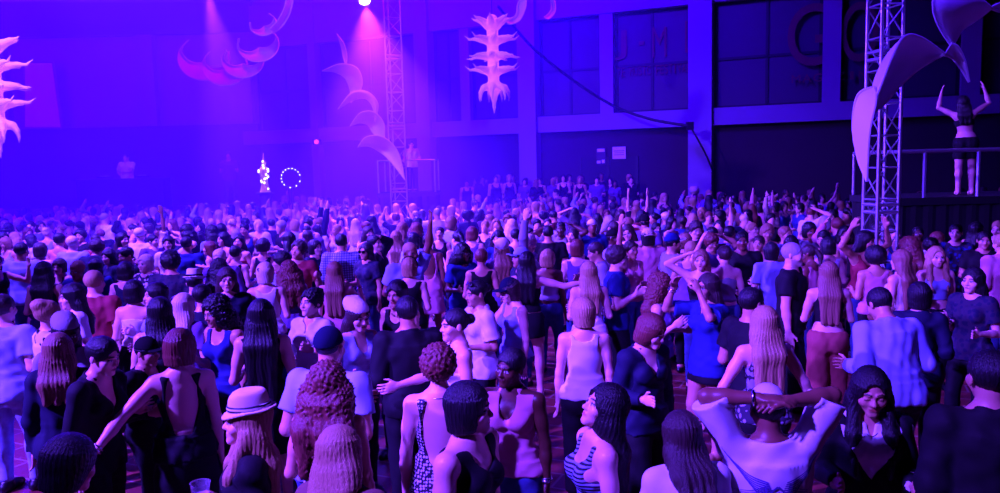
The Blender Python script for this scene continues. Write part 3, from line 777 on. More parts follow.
def build_person(p):
    f = p['fig']; f.run(); S = p['S']; lod = p['lod']; skin = SKIN[p['who'][1]]
    body = f.body_field(); wear = garments(p, f); hair, hc = hair_of(p, f); hats = headgear(p, f)
    pos = p['pos']
    V, Q = f.mesh(body.copy())
    C = f.skin_colors(V, skin, p.get('lips'), (hc[0]*.6, hc[1]*.6, hc[2]*.6), p.get('shut', False), p.get('beard'))
    bare = p.get('barefeet')
    if lod < 3 and not bare:
        z = V[:, 2]+f.dz; C[z < .085] = CLOTH['K']
    if lod == 0:                                     # a few pixels high: one mesh, coloured by what is outermost
        fields = [(hair, hc)] if hair is not None else []
        fields += [(q[1], q[3]) for q in wear]+[(q[1], q[3]) for q in hats]
        U = body.copy()
        for d, c in fields: U = np.minimum(U, d)
        V, Q = f.mesh(U); C = np.tile(np.asarray(skin, F32), (len(V), 1)); best = f.sample(body, V)-.002
        C[V[:, 2]+f.dz < .085] = CLOTH['K']
        for d, c in fields:
            s_ = f.sample(d, V); m = s_ < best; C[m] = c; best = np.minimum(best, s_)
        root = link('person', mesh_np('person', place(V, f, S), Q, MATS['crowd_mixed'], C))
    else:
        root = link('person', mesh_np('person', place(V, f, S), Q, MATS['skin'], C))
        def part(nm, D, mat, col, parent=root):
            r = f.mesh(D, step=2 if nm in ('jeans', 'trousers', 'skirt') else 1)     # plain cloth needs fewer faces
            if r is None: return None
            return link(nm, mesh_np(nm, place(r[0], f, S), r[1], MATS[mat]), parent, col)
        if hair is not None:
            for h in hats:                       # hair stays under the hat
                hair = np.maximum(hair, -(h[1]-F32(.0)) if h[0] != 'hair_band' else hair)
            ho = part('hair', hair, 'hair', hc)
        made = {}
        for nm, D, m, c in wear: made[nm] = part(nm, D, m, c)
        for nm, D, m, c, subs in hats:
            ho = part(nm, D, m, c)
            for n2, D2, m2, c2 in subs: part(n2, D2, m2, c2, ho)
        if lod == 3 and not bare:
            for i in (0, 1): part('shoe', f.shoe(i), 'leather', CLOTH[p.get('shoes', 'K')])
        def raw(nm, V, Fc, mat, col=None, parent=root):
            V = (np.asarray(V)+np.array([0, 0, f.dz]))*S; return link(nm, pydata_mesh(nm, V, Fc, MATS[mat]), parent, col)
        if p.get('glasses'):
            V_, F_ = glasses(f, p['glasses'] != 'clear'); V_ = np.array(V_)
            if p['glasses'] == 'up': V_ = V_ @ rot('x', -38).T+np.array([0, .02, .042])
            V_ = f.H0+V_ @ f.Rh.T; raw('sunglasses' if p['glasses'] != 'clear' else 'glasses', V_, F_, 'dark_plastic')
        for i in p.get('bracelets', ()):
            du, df, _ = f.arm[i]
            for k in range(2): raw('bracelet', *ring_mesh(f.wr[i]-df*(.012+.022*k), df+np.array([.1*k, 0, .05]), .034, .0055), 'silver')
        if 'watch' in p:
            i = p['watch']; df = f.arm[i][1]; raw('wrist_watch', *ring_mesh(f.wr[i]-df*.02, df, .033, .009), 'silver')
        if p.get('necklace'):
            Vn, Fn = [], []
            pts = []
            for t in np.linspace(0, 2*math.pi, 41)[:-1]:
                u, v = .068*math.sin(t), .012-.075*math.cos(t); w = .495-.075*max(0, math.cos(t))**2+(.01 if math.cos(t) < 0 else 0)
                v -= .035*max(0, math.cos(t))**2; pts.append(f.T(u, v, w))
            raw('necklace', *closed_tube(pts, .003), 'silver')
    root.location = (float(pos[0]), float(pos[1]), p.get('base', 0)); root.rotation_euler = (0, 0, math.radians(p['yaw']))
    root['label'] = p['label']; root['category'] = 'person'; root['group'] = p.get('group', 'crowd on the dance floor')
    p['obj'] = root; f.F = None; 
    if not p.get('keep'): 
        f.g = None; f._uvw = None; f._hvw = None
    return root

def closed_tube(pts, r, n=6):
    V, Fc = [], []; m = len(pts)
    for i in range(m):
        t = unit(pts[(i+1) % m]-pts[i-1]); a = unit(np.cross(t, (.13, .21, 1.))); c = np.cross(t, a)
        for j in range(n): V.append(pts[i]+r*(a*math.cos(j*2*math.pi/n)+c*math.sin(j*2*math.pi/n)))
    for i in range(m):
        for j in range(n): Fc.append((i*n+j, i*n+(j+1) % n, ((i+1) % m)*n+(j+1) % n, ((i+1) % m)*n+j))
    return V, Fc
# ------------------------------------------------------------------ meshes for the hall and what hangs in it
class MB:
    def __init__(s): s.v = []; s.f = []
    def box(s, c, size, R=None):
        R = np.eye(3) if R is None else R; b = len(s.v)
        for z in (-1, 1):
            for x, y in ((-1, -1), (1, -1), (1, 1), (-1, 1)): s.v.append(np.asarray(c, float)+R @ (np.array([x, y, z])*np.asarray(size, float)/2))
        for q in ((3, 2, 1, 0), (4, 5, 6, 7), (0, 1, 5, 4), (1, 2, 6, 5), (2, 3, 7, 6), (3, 0, 4, 7)): s.f.append(tuple(b+i for i in q))
        return s
    def tube(s, pts, r, n=8, cap=True):
        pts = [np.asarray(p, float) for p in pts]; m = len(pts); rs = r if hasattr(r, '__len__') else [r]*m; b = len(s.v)
        t0 = unit(pts[1]-pts[0]); a = unit(np.cross(t0, (.13, .21, 1.) if abs(t0[2]) < .9 else (1., .2, 0)))
        for i in range(m):
            t = unit(pts[min(i+1, m-1)]-pts[max(i-1, 0)]); a = unit(a-t*(a @ t)); c = np.cross(t, a)
            for j in range(n): s.v.append(pts[i]+rs[i]*(a*math.cos(j*2*math.pi/n)+c*math.sin(j*2*math.pi/n)))
        for i in range(m-1):
            for j in range(n): s.f.append((b+i*n+j, b+i*n+(j+1) % n, b+(i+1)*n+(j+1) % n, b+(i+1)*n+j))
        if cap: s.f.append(tuple(b+j for j in range(n))[::-1]); s.f.append(tuple(b+(m-1)*n+j for j in range(n)))
        return s
    def lathe(s, prof, o=(0, 0, 0), n=24):
        b = len(s.v); m = len(prof)
        for r, z in prof:
            for j in range(n): s.v.append(np.array([o[0]+r*math.cos(j*2*math.pi/n), o[1]+r*math.sin(j*2*math.pi/n), o[2]+z]))
        for i in range(m-1):
            for j in range(n): s.f.append((b+i*n+j, b+i*n+(j+1) % n, b+(i+1)*n+(j+1) % n, b+(i+1)*n+j))
        return s
    def sheet(s, grid, th):
        """a skin with thickness through a grid of points [i][j]"""
        G = np.asarray(grid, float); a, c = G.shape[:2]
        du = np.gradient(G, axis=0); dv = np.gradient(G, axis=1); n = np.cross(du, dv); n /= np.maximum(np.linalg.norm(n, axis=2, keepdims=True), 1e-9)
        b = len(s.v)
        for sg in (1, -1):
            for p in (G+n*th*.5*sg).reshape(-1, 3): s.v.append(p)
        I = lambda i, j, k: b+k*a*c+i*c+j
        for i in range(a-1):
            for j in range(c-1):
                s.f.append((I(i, j, 0), I(i+1, j, 0), I(i+1, j+1, 0), I(i, j+1, 0))); s.f.append((I(i, j+1, 1), I(i+1, j+1, 1), I(i+1, j, 1), I(i, j, 1)))
        for i in range(a-1): s.f.append((I(i, 0, 1), I(i+1, 0, 1), I(i+1, 0, 0), I(i, 0, 0))); s.f.append((I(i, c-1, 0), I(i+1, c-1, 0), I(i+1, c-1, 1), I(i, c-1, 1)))
        for j in range(c-1): s.f.append((I(0, j, 0), I(0, j+1, 0), I(0, j+1, 1), I(0, j, 1))); s.f.append((I(a-1, j, 1), I(a-1, j+1, 1), I(a-1, j+1, 0), I(a-1, j, 0)))
        return s
    def build(s, name, mat, parent=None, smooth=False, origin=None, color=None):
        V = np.array(s.v)
        if origin is not None: V = V-np.asarray(origin, float)
        me = bpy.data.meshes.new(name); me.from_pydata([tuple(map(float, v)) for v in V], [], s.f); me.update()
        if smooth:
            me.polygons.foreach_set('use_smooth', np.ones(len(me.polygons), bool)); me.set_sharp_from_angle(angle=math.radians(40))
        me.materials.append(MATS[mat] if isinstance(mat, str) else mat); o = link(name, me, parent, color)
        if origin is not None and parent is None: o.location = tuple(map(float, origin))
        return o

def thing(name, label, cat, loc=(0, 0, 0), rz=0, group=None):
    o = bpy.data.objects.new(name, None); COL.objects.link(o); o.location = tuple(map(float, loc)); o.rotation_euler = (0, 0, rz); o['label'] = label; o['category'] = cat; o.empty_display_size = .2
    if group: o['group'] = group
    return o
def tag(o, label, cat, group=None, kind=None):
    o['label'] = label; o['category'] = cat
    if group: o['group'] = group
    if kind: o['kind'] = kind
    return o
def struct(o): o['kind'] = 'structure'; return o
def spline(pts, n):
    pts = [np.asarray(p, float) for p in pts]; m = len(pts); out = []
    for q in np.linspace(0, m-1, n):
        i = min(int(q), m-2); t = q-i; p0, p1, p2, p3 = pts[max(i-1, 0)], pts[i], pts[i+1], pts[min(i+2, m-1)]
        out.append(.5*((2*p1)+(-p0+p2)*t+(2*p0-5*p1+4*p2-p3)*t*t+(-p0+3*p1-3*p2+p3)*t**3))
    return out

# the long wall runs from beside the camera's right away to the far left
WALL_P = np.array([3.6, 28.0]); WALL_D = unit((-2.3, 1.0)); WALL_N = np.array([-WALL_D[1], WALL_D[0]])   # normal into the hall
if WALL_N @ (np.array([0., 10.])-WALL_P) < 0: WALL_N = -WALL_N
def wall_hit(px):
    """distance along the long wall at which a sight line of that column meets it"""
    r = ray(px, 200); a = r[0]/r[1]
    return (a*WALL_P[1]-WALL_P[0])/(WALL_D[0]-a*WALL_D[1])
def wall_pt(t, off=0.0, z=0.0): p = WALL_P+WALL_D*t+WALL_N*off; return np.array([p[0], p[1], z])
def wall_z(px, py):
    p = wall_pt(wall_hit(px)); r = ray(px, py); return CAM_H+r[2]*p[1]/r[1]
WALL_R = np.array([[WALL_D[0], WALL_N[0], 0], [WALL_D[1], WALL_N[1], 0], [0, 0, 1]])
BACK_Y = 34.0
def clear_ground(X, Y):
    p = np.array([X, Y])
    if (p-WALL_P) @ WALL_N < 1.3: return False
    for cx, cy, r in KEEP_OUT:
        if (X-cx)**2+(Y-cy)**2 < r*r: return False
    if Y > STAGE_Y-1.0 and X < STAGE_X+.8: return False
    if 5.6 < X < 10 and 12.0 < Y < 15.2: return False
    if RISER[0]-.6 < (p-WALL_P) @ WALL_D < RISER[1]+.6 and (p-WALL_P) @ WALL_N < 3.3: return False
    return True
STAGE_Y, STAGE_X, STAGE_Z, PODIUM_Z = 28.2, -9.6, 1.38, 2.05
TOWER = at_depth(882, 150, 10.4); SLIM = at_depth(396, 150, 24.0)
KEEP_OUT = [(TOWER[0], TOWER[1], .75), (SLIM[0], SLIM[1], .9), (SLIM[0]+.55, SLIM[1]+1.6, 1.9), (-8.4, 27, .9), (-7.6, 27.5, .9), (-15.2, 28, .8)]
RISER = (wall_hit(645), wall_hit(478))

def build_prop_mats():
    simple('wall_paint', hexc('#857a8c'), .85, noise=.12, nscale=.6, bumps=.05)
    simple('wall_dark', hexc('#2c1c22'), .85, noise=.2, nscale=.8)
    simple('panel_dark', hexc('#3a2a3c'), .6, noise=.12, nscale=.7)
    simple('mullion', hexc('#101012'), .6)
    simple('black_paint', hexc('#0b0b0d'), .7)
    simple('black_drape', hexc('#060607'), .95)
    simple('dark_plastic', hexc('#08080a'), .25)
    simple('silver', hexc('#c8c8d0'), .25, 1.0)
    simple('aluminium', hexc('#b9bac2'), .38, .85, noise=.1, nscale=12)
    simple('cable_rubber', hexc('#08080a'), .6)
    simple('paper', hexc('#e8e6ea'), .8)
    simple('sign_red', hexc('#6a3038'), .8); simple('projection_pale', hexc('#b86a6a'), .8)  # paint colours standing in for light projected as lettering
    simple('stage_deck', hexc('#4a4450'), .8, noise=.2, nscale=2)
    simple('lit_bulb', hexc('#ffffff'), .5, emis=(1, .75, 1), es=3)
    simple('hot_lens', hexc('#ffffff'), .5, emis=(1, .5, 1), es=40)
    simple('red_led', hexc('#ff2020'), .5, emis=(1, .05, .35), es=1.5)
    simple('ink', hexc('#4a3a8c'), .7)
    simple('drink', hexc('#e8d8e8'), .2)
    # stretched sail cloth and inflatable skin: lets some light through
    for nm, col, tr in (('sail_cloth', hexc('#e6dcf0'), .14), ('inflated_skin', hexc('#fff4fa'), .55)):
        m, nt, b, out = new_mat(nm); b.inputs['Base Color'].default_value = (*col, 1); b.inputs['Roughness'].default_value = .5
        t = N(nt, 'ShaderNodeBsdfTranslucent'); t.inputs[0].default_value = (*col, 1); mx = N(nt, 'ShaderNodeMixShader'); mx.inputs[0].default_value = tr
        nt.links.new(b.outputs[0], mx.inputs[1]); nt.links.new(t.outputs[0], mx.inputs[2]); nt.links.new(mx.outputs[0], out.inputs[0])
    m, nt, b, out = new_mat('clear_plastic'); b.inputs['Base Color'].default_value = (.95, .95, 1, 1); b.inputs['Roughness'].default_value = .08; b.inputs['Transmission Weight'].default_value = .9; b.inputs['IOR'].default_value = 1.2
    # dance floor of reddish boards laid in rows
    m, nt, b, out = new_mat('dance_floor'); tc = N(nt, 'ShaderNodeTexCoord'); mp = N(nt, 'ShaderNodeMapping'); mp.inputs['Rotation'].default_value = (0, 0, math.radians(24)); nt.links.new(tc.outputs['Object'], mp.inputs[0])
    br = N(nt, 'ShaderNodeTexBrick', ins={'Scale': 1.0}); br.offset = .5; br.inputs['Brick Width'].default_value = .9; br.inputs['Row Height'].default_value = .3; br.inputs['Mortar Size'].default_value = .012
    br.inputs['Color1'].default_value = (*hexc('#9a4a38'), 1); br.inputs['Color2'].default_value = (*hexc('#7a3830'), 1); br.inputs['Mortar'].default_value = (*hexc('#b08a80'), 1); nt.links.new(mp.outputs[0], br.inputs['Vector'])
    n = N(nt, 'ShaderNodeTexNoise', ins={'Scale': 2.5, 'Detail': 6}); nt.links.new(tc.outputs['Object'], n.inputs['Vector'])
    nt.links.new(mixc(nt, 1.0, br.outputs[0], mixc(nt, n.outputs[0], (.45, .45, .45), (1, 1, 1)), 'MULTIPLY'), b.inputs['Base Color'])
    rr = N(nt, 'ShaderNodeMapRange', ins={3: .28, 4: .55}); nt.links.new(n.outputs[0], rr.inputs[0]); nt.links.new(rr.outputs[0], b.inputs['Roughness'])
    bump(nt, b, br.outputs['Fac'], .15, .01)

def text_mesh(name, body, size, mat, loc, R, depth=.02, parent=None, sx=1.0, width=None):
    cu = bpy.data.curves.new(name, 'FONT'); cu.body = body; cu.size = size; cu.extrude = depth; cu.align_x = 'CENTER'; cu.align_y = 'BOTTOM'; cu.resolution_u = 6
    o = bpy.data.objects.new(name, cu); COL.objects.link(o); dg = bpy.context.evaluated_depsgraph_get(); dg.update()
    me = bpy.data.meshes.new_from_object(o.evaluated_get(dg)); bpy.data.objects.remove(o); bpy.data.curves.remove(cu)
    V = np.array([v.co[:] for v in me.vertices]); 
    if width: V[:, 0] *= width/(V[:, 0].max()-V[:, 0].min())
    V[:, 1] -= V[:, 1].min(); V = V*np.array([sx, 1, 1])
    # text lies in x (along the wall, reading left to right for the hall), y up, z out of the wall
    B = np.stack([R[0], R[1], R[2]], 1); W = V @ B.T
    me.vertices.foreach_set('co', W.astype(F32).ravel()); me.materials.clear(); me.materials.append(MATS[mat]); me.update()
    n = link(name, me, parent); n.location = tuple(map(float, loc)); return n

def build_hall():
    H = 11.5
    fl = MB().box((-12, 30, -.05), (76, 84, .1)).build('floor', 'dance_floor'); struct(fl)
    ce = MB().box((-12, 30, H+.1), (76, 84, .2)).build('ceiling', 'black_paint'); struct(ce)
    # --- long wall with tall windows above a ledge
    t0, t1 = -32.0, wall_hit(250)
    z_bot, z_top = wall_z(701, 126), wall_z(701, 109)
    mid = (t0+t1)/2
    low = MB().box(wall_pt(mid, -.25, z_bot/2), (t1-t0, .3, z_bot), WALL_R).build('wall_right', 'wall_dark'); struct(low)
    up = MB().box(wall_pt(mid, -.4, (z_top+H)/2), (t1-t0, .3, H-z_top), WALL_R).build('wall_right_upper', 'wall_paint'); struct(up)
    led = MB().box(wall_pt(mid, -.12, (z_bot+z_top)/2), (t1-t0, .64, z_top-z_bot), WALL_R).build('trim_1', 'wall_paint'); struct(led)
    head = wall_z(670, 7.5)
    hd = MB().box(wall_pt(mid, -.12, head+.9), (t1-t0, .6, 1.8), WALL_R).build('trim_2', 'wall_paint'); struct(hd)
    k = 3
    def pillar(pa, pb, zb, proud, mat='wall_paint'):
        nonlocal k
        a, b = wall_hit(pa), wall_hit(pb); o = MB().box(wall_pt((a+b)/2, proud/2-.2, (zb+H)/2), (abs(b-a), proud+.3, H-zb), WALL_R).build('trim_%d' % k, mat); struct(o); k += 1
    pillar(690, 713, 0, .45); pillar(602, 615, z_top, .16); pillar(820, 838, z_top, .2); pillar(524, 541, 0, .45); pillar(956, 975, z_top, .2); pillar(465, 474, z_top, .16); pillar(424, 437, 0, .45); pillar(318, 325, 0, .3)
    w = 1
    for pa, pb in ((541, 602), (615, 690), (713, 820), (838, 956), (474, 524), (437, 465), (325, 424), (262, 318), (975, 1075)):
        a, b = wall_hit(pa), wall_hit(pb); wd = abs(b-a)
        o = MB().box(wall_pt((a+b)/2, -.22, (z_top+head)/2), (wd, .06, head-z_top), WALL_R).build('window_%d' % w, 'panel_dark'); struct(o)
        m = MB(); c = (a+b)/2
        m.box(wall_pt(c, -.17, (z_top+head)/2), (.09, .06, head-z_top), WALL_R); m.box(wall_pt(c, -.17, z_top+(head-z_top)*.47), (wd, .06, .09), WALL_R)
        for e in (a, b): m.box(wall_pt(e+(.06 if e == min(a, b) else -.06), -.17, (z_top+head)/2), (.1, .06, head-z_top), WALL_R)
        for z in (z_top+.04, head-.04): m.box(wall_pt(c, -.17, z), (wd, .06, .08), WALL_R)
        fr = m.build('window_frame', 'mullion', o); w += 1
    # doors with bills on them
    a, b = wall_hit(581), wall_hit(637); dz = 2.95
    d1 = MB().box(wall_pt((a+b)/2, -.07, dz/2), (abs(b-a), .08, dz), WALL_R).build('door_1', 'black_paint'); struct(d1)
    dm = MB()
    for e in (a, (a+b)/2, b): dm.box(wall_pt(e, -.02, dz/2), (.09, .06, dz), WALL_R)
    dm.build('door_frame', 'mullion', d1)
    def bill(x0, y0, x1, y1, label, lines):
        ta, tb = wall_hit(x0), wall_hit(x1); z0, z1 = wall_z(x0, y1), wall_z(x0, y0)
        p = MB().box(wall_pt((ta+tb)/2, .0, (z0+z1)/2), (abs(tb-ta), .015, z1-z0), WALL_R).build('poster', 'paper' if lines else 'panel_dark'); tag(p, label, 'poster')
        for q, (u, v, uw, vh) in enumerate(lines or [(.5, .85, .8, .18), (.25, .15, .4, .16), (.75, .18, .3, .2)]): MB().box(wall_pt(ta+(tb-ta)*u, .011, z0+(z1-z0)*v), (abs(tb-ta)*uw, .006, (z1-z0)*vh), WALL_R).build('print_block', 'ink' if lines else 'paper', p)
    bill(613, 147, 626, 159, 'square pale bill on the dark doors', [(.5, .66, .8, .05), (.5, .5, .7, .04), (.5, .34, .75, .04)])
    bill(597, 148, 606, 164.5, 'dark picture bill with pale corners beside the square pale bill', None)
    # projected lettering on the windows: the thrown light is modelled as solid coloured letters
    X = -WALL_D if WALL_D[0] < 0 else WALL_D; R3 = [np.array([X[0], X[1], 0]), np.array([0, 0, 1.]), np.array([WALL_N[0], WALL_N[1], 0])]
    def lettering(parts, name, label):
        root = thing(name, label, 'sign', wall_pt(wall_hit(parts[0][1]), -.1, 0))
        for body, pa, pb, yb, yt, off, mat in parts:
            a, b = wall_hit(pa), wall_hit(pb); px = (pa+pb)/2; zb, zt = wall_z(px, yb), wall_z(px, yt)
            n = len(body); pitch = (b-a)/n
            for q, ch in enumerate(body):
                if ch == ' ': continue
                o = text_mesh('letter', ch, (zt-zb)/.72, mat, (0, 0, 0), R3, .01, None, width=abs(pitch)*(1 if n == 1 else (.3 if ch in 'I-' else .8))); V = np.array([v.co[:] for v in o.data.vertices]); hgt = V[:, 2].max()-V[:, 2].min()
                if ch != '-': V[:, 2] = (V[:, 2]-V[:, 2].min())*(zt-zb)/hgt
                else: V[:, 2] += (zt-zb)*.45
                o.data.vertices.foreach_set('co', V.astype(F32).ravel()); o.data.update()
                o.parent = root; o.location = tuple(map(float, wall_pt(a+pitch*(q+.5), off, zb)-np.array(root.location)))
    lettering([('G', 786, 829, 66, 4, .04, 'sign_red'), ('O', 838, 874, 62, 2, .04, 'sign_red'), ('MAGAZIN', 789, 866, 81, 73, .04, 'sign_red')], 'projected_letters', 'large dim red projected letters with a smaller line beneath, high on the windows')
    lettering([('J-M', 616, 668, 58, 28, -.12, 'sign_red'), ('L', 684, 691, 52, 20, -.12, 'sign_red'), ('TE MUSIC FESTIVAL', 617, 690, 74, 65, -.12, 'sign_red')], 'window_sign', 'faint reddish projected festival lettering on the window left of the wide pillar')
    # --- far walls
    xl, xr = -46.0, float(wall_pt(wall_hit(250))[0])+.6
    bz = float(at_depth(150, 126, BACK_Y)[2])
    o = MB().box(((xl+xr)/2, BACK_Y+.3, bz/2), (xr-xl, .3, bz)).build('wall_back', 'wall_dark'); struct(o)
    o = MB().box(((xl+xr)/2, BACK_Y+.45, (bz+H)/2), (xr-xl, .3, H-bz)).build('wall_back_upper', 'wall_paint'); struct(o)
    o = MB().box(((xl+xr)/2, BACK_Y+.15, 9.4), (xr-xl, .5, 1.5)).build('trim_%d' % k, 'wall_dark'); struct(o); k += 1
    for pa, pb in ((143, 156), (229, 252), (-8, 8)):
        a, b = at_depth(pa, 100, BACK_Y)[0], at_depth(pb, 100, BACK_Y)[0]; o = MB().box(((a+b)/2, BACK_Y+.15, (bz+8.7)/2), (b-a, .4, 8.7-bz)).build('trim_%d' % k, 'wall_paint'); struct(o); k += 1
    # white screen on the far wall
    p = [at_depth(x, y, BACK_Y-.3) for x, y in ((24, 128), (62, 128), (53, 62), (24, 62))]
    m = MB(); m.v = p+[q+np.array([0, .06, 0]) for q in p]; m.f = [(0, 1, 2, 3), (7, 6, 5, 4), (0, 4, 5, 1), (1, 5, 6, 2), (2, 6, 7, 3), (3, 7, 4, 0)]
    sc_ = thing('projection_screen', 'pale slanted screen high on the far wall beside the edge lantern', 'screen', p[0]); m.build('screen_cloth', 'paper', sc_, origin=p[0])
    fr = MB(); 
    for i in range(4): fr.tube([p[i], p[(i+1) % 4]], .05, 6)
    fr.build('screen_frame', 'wall_paint', sc_, origin=p[0])
    o = MB().box((-45.8, 25, H/2), (.3, 40, H)).build('wall_left', 'wall_dark'); struct(o)

def build_truss(name, label, base, H, w, sides, r, yaw, step, group=None):
    root = thing(name, label, 'truss tower', base, yaw)
    cs = [(w/2*math.sqrt(2)*math.cos(math.pi/4+i*math.pi/2), w/2*math.sqrt(2)*math.sin(math.pi/4+i*math.pi/2)) for i in range(4)] if sides == 4 else [(w*.58*math.cos(math.pi/2+i*2*math.pi/3), w*.58*math.sin(math.pi/2+i*2*math.pi/3)) for i in range(3)]
    for c in cs: MB().tube([(c[0], c[1], .05), (c[0], c[1], H)], r, 10).build('chord', 'aluminium', root, True)
    n = int(H/step)
    for i in range(sides):
        A, B = cs[i], cs[(i+1) % sides]; m = MB()
        for q in range(n):
            z0, z1 = .1+q*step, .1+(q+1)*step; a, b = (A, B) if q % 2 == 0 else (B, A)
            m.tube([(a[0], a[1], z0), (b[0], b[1], z1-.06)], r*.45, 6)
            m.tube([(A[0], A[1], z1-.03), (B[0], B[1], z1-.03)], r*.5, 6)
        m.build('lattice', 'aluminium', root, True)
    for z in np.arange(2.0, H, 2.0):
        m = MB()
        for i in range(sides):
            A, B = np.array([*cs[i], z]), np.array([*cs[(i+1) % sides], z]); m.tube([A, B], r*1.0, 8); m.tube([A+[0, 0, .1], B+[0, 0, .1]], r*1.0, 8)
        m.build('collar', 'aluminium', root, True)
    MB().box((0, 0, .025), (w*1.7, w*1.7, .05)).build('base_plate', 'aluminium', root)
    return root

def build_platform(name, label, x0, x1, y0, y1, z, rail, posts_front, group=None, rail_front=True, r=.03, legmat='black_paint'):
    o = np.array([(x0+x1)/2, (y0+y1)/2, 0]); root = thing(name, label, 'platform', o)
    if group: root['group'] = group
    MB().box((0, 0, z-.06), (x1-x0, y1-y0, .12)).build('deck', 'black_paint', root)
    dr = MB(); hx, hy = (x1-x0)/2-.04, (y1-y0)/2-.04; pts = []
    for (ax, ay), (bx, by) in (((-hx, -hy), (hx, -hy)), ((hx, -hy), (hx, hy)), ((hx, hy), (-hx, hy)), ((-hx, hy), (-hx, -hy))):
        L = math.hypot(bx-ax, by-ay); n = max(4, int(L/.07)); nx, ny = (by-ay)/L, -(bx-ax)/L
        row = [(ax+(bx-ax)*i/n+nx*.02*math.sin(i*1.9), ay+(by-ay)*i/n+ny*.02*math.sin(i*1.9)) for i in range(n+1)]
        dr.sheet([[(p[0], p[1], .01), (p[0], p[1], z-.13)] for p in row], .012)
    dr.build('drape', 'black_drape', root)
    hx, hy = (x1-x0)/2-.05, (y1-y0)/2-.05
    for px in posts_front: MB().tube([(px-o[0], -hy, z), (px-o[0], -hy, z+rail)], r, 8).build('rail_post', 'aluminium', root, True)
    for px in (-hx, hx): MB().tube([(px, hy, z), (px, hy, z+rail)], r, 8).build('rail_post', 'aluminium', root, True)
    MB().tube([(-hx, -hy, z+rail), (hx, -hy, z+rail), ], r*1.1, 8).tube([(hx, -hy, z+rail), (hx, hy, z+rail)], r*1.1, 8).tube([(-hx, -hy, z+rail), (-hx, hy, z+rail)], r*1.1, 8).tube([(-hx, hy, z+rail), (hx, hy, z+rail)], r*1.1, 8).build('hand_rail', 'aluminium', root, True)
    return root

def sail(name, label, e1, e2, depth, sag, cat='sail', group=None, th=.012, n=26, m=12, wire=False):
    """a stretched cloth between two edge curves given as (px, py, metres nearer or further than its depth)"""
    A = spline([at_depth(x, y, depth+d) for x, y, d in e1], n); B = spline([at_depth(x, y, depth+d) for x, y, d in e2], n); G = []
    for i in range(n):
        row = []
        for j in range(m):
            t = j/(m-1); q = A[i]*(1-t)+B[i]*t; q = q+np.array([0, sag*4*t*(1-t)*math.sin(math.pi*i/(n-1)), 0]); row.append(q)
        G.append(row)
    o = np.mean([A[0], B[-1]], 0); root = thing(name, label, cat, o, 0, group)
    MB().sheet(G, th).build('sail_cloth', 'sail_cloth', root, True, origin=o)
    hem = MB(); hem.tube(A, th*1.3, 6); hem.tube(B, th*1.3, 6); hem.build('hem_cord', 'sail_cloth', root, True, origin=o)
    top = max(A+B, key=lambda q: q[2]); 
    if wire: MB().tube([top, (top[0], top[1], 11.4)], .006, 5).build('hanging_wire', 'cable_rubber', root, origin=o)
    return root

def build_lantern(name, label, c, scale, tiers, seed, power):
    """an inflated column of curling horns lit from inside"""
    q = random.Random(seed); f = Figure.__new__(Figure); f.prims = []; f.lod = 3; f.cell = .026; f.rng = q; F = 'l'
    dz = .46; zs = [dz*(tiers-1-i) for i in range(tiers)]
    for i, z in enumerate(zs):
        f.cap(F, (0, 0, z-.16), (0, 0, z+.16), .17, .17, .08); f.ell(F, (0, 0, z), np.eye(3), (.25, .25, .17), .06)
        nh = 7
        for k in range(nh):
            a = -math.pi/2+2*math.pi*k/nh+(.12 if i % 2 else -.1); d = np.array([math.cos(a), math.sin(a), 0]); up = .1 if i % 2 else -.06
            p0 = d*.16+[0, 0, z]; pts = [p0, d*.36+[0, 0, z+.02+up*.2], d*.54+[0, 0, z+.03+up*.4], d*.72+[0, 0, z-.01+up*.7], d*.88+[0, 0, z+.05+up*1.4]]
            if i == tiers-1: pts = [p0, d*.34+[0, 0, z-.03], d*.44+[0, 0, z-.16], d*.47+[0, 0, z-.32], d*.46+[0, 0, z-.46]]
            if i == 0: pts = [p0, d*.3+[0, 0, z+.1], d*.45+[0, 0, z+.17], d*.58+[0, 0, z+.2], d*.68+[0, 0, z+.27]]
            rr = [.125, .092, .06, .033, .013]
            for j in range(4): f.cap(F, pts[j], pts[j+1], rr[j], rr[j+1], .05 if j == 0 else .02)
    for j, (za, zb, ra, rb) in enumerate(((-.1, -.35, .13, .09), (-.35, -.62, .09, .045), (-.62, -.85, .045, .014))): f.cap(F, (0, 0, za), (0, 0, zb), ra, rb, .05)
    lo = np.array([-.95, -.95, -1.0]); hi = np.array([.95, .95, zs[0]+.55]); f.g = Grid(lo, hi, f.cell, []); f.F = {}; f.run()
    V, Q = f.mesh(f.F['l']); zc = zs[0]/2; V = (V-np.array([0, 0, zc], F32))*F32(scale)
    root = thing(name, label, 'lantern', c, 0, 'glowing spiky lanterns')
    link('inflated_body', mesh_np('inflated_body', V, Q, MATS['inflated_skin']), root)
    MB().tube([(0, 0, (zs[0]-zc+.2)*scale), (0, 0, 11.4-c[2])], .008, 5).build('hanging_wire', 'cable_rubber', root)
    for z in zs:
        l = bpy.data.lights.new('lantern_lamp', 'POINT'); l.energy = power*scale**2; l.color = (.42, .06, 1.0); l.shadow_soft_size = .07*scale; o = bpy.data.objects.new('lantern_lamp', l); COL.objects.link(o); o.parent = root; o.location = (0, 0, (z-zc)*scale)
    return root

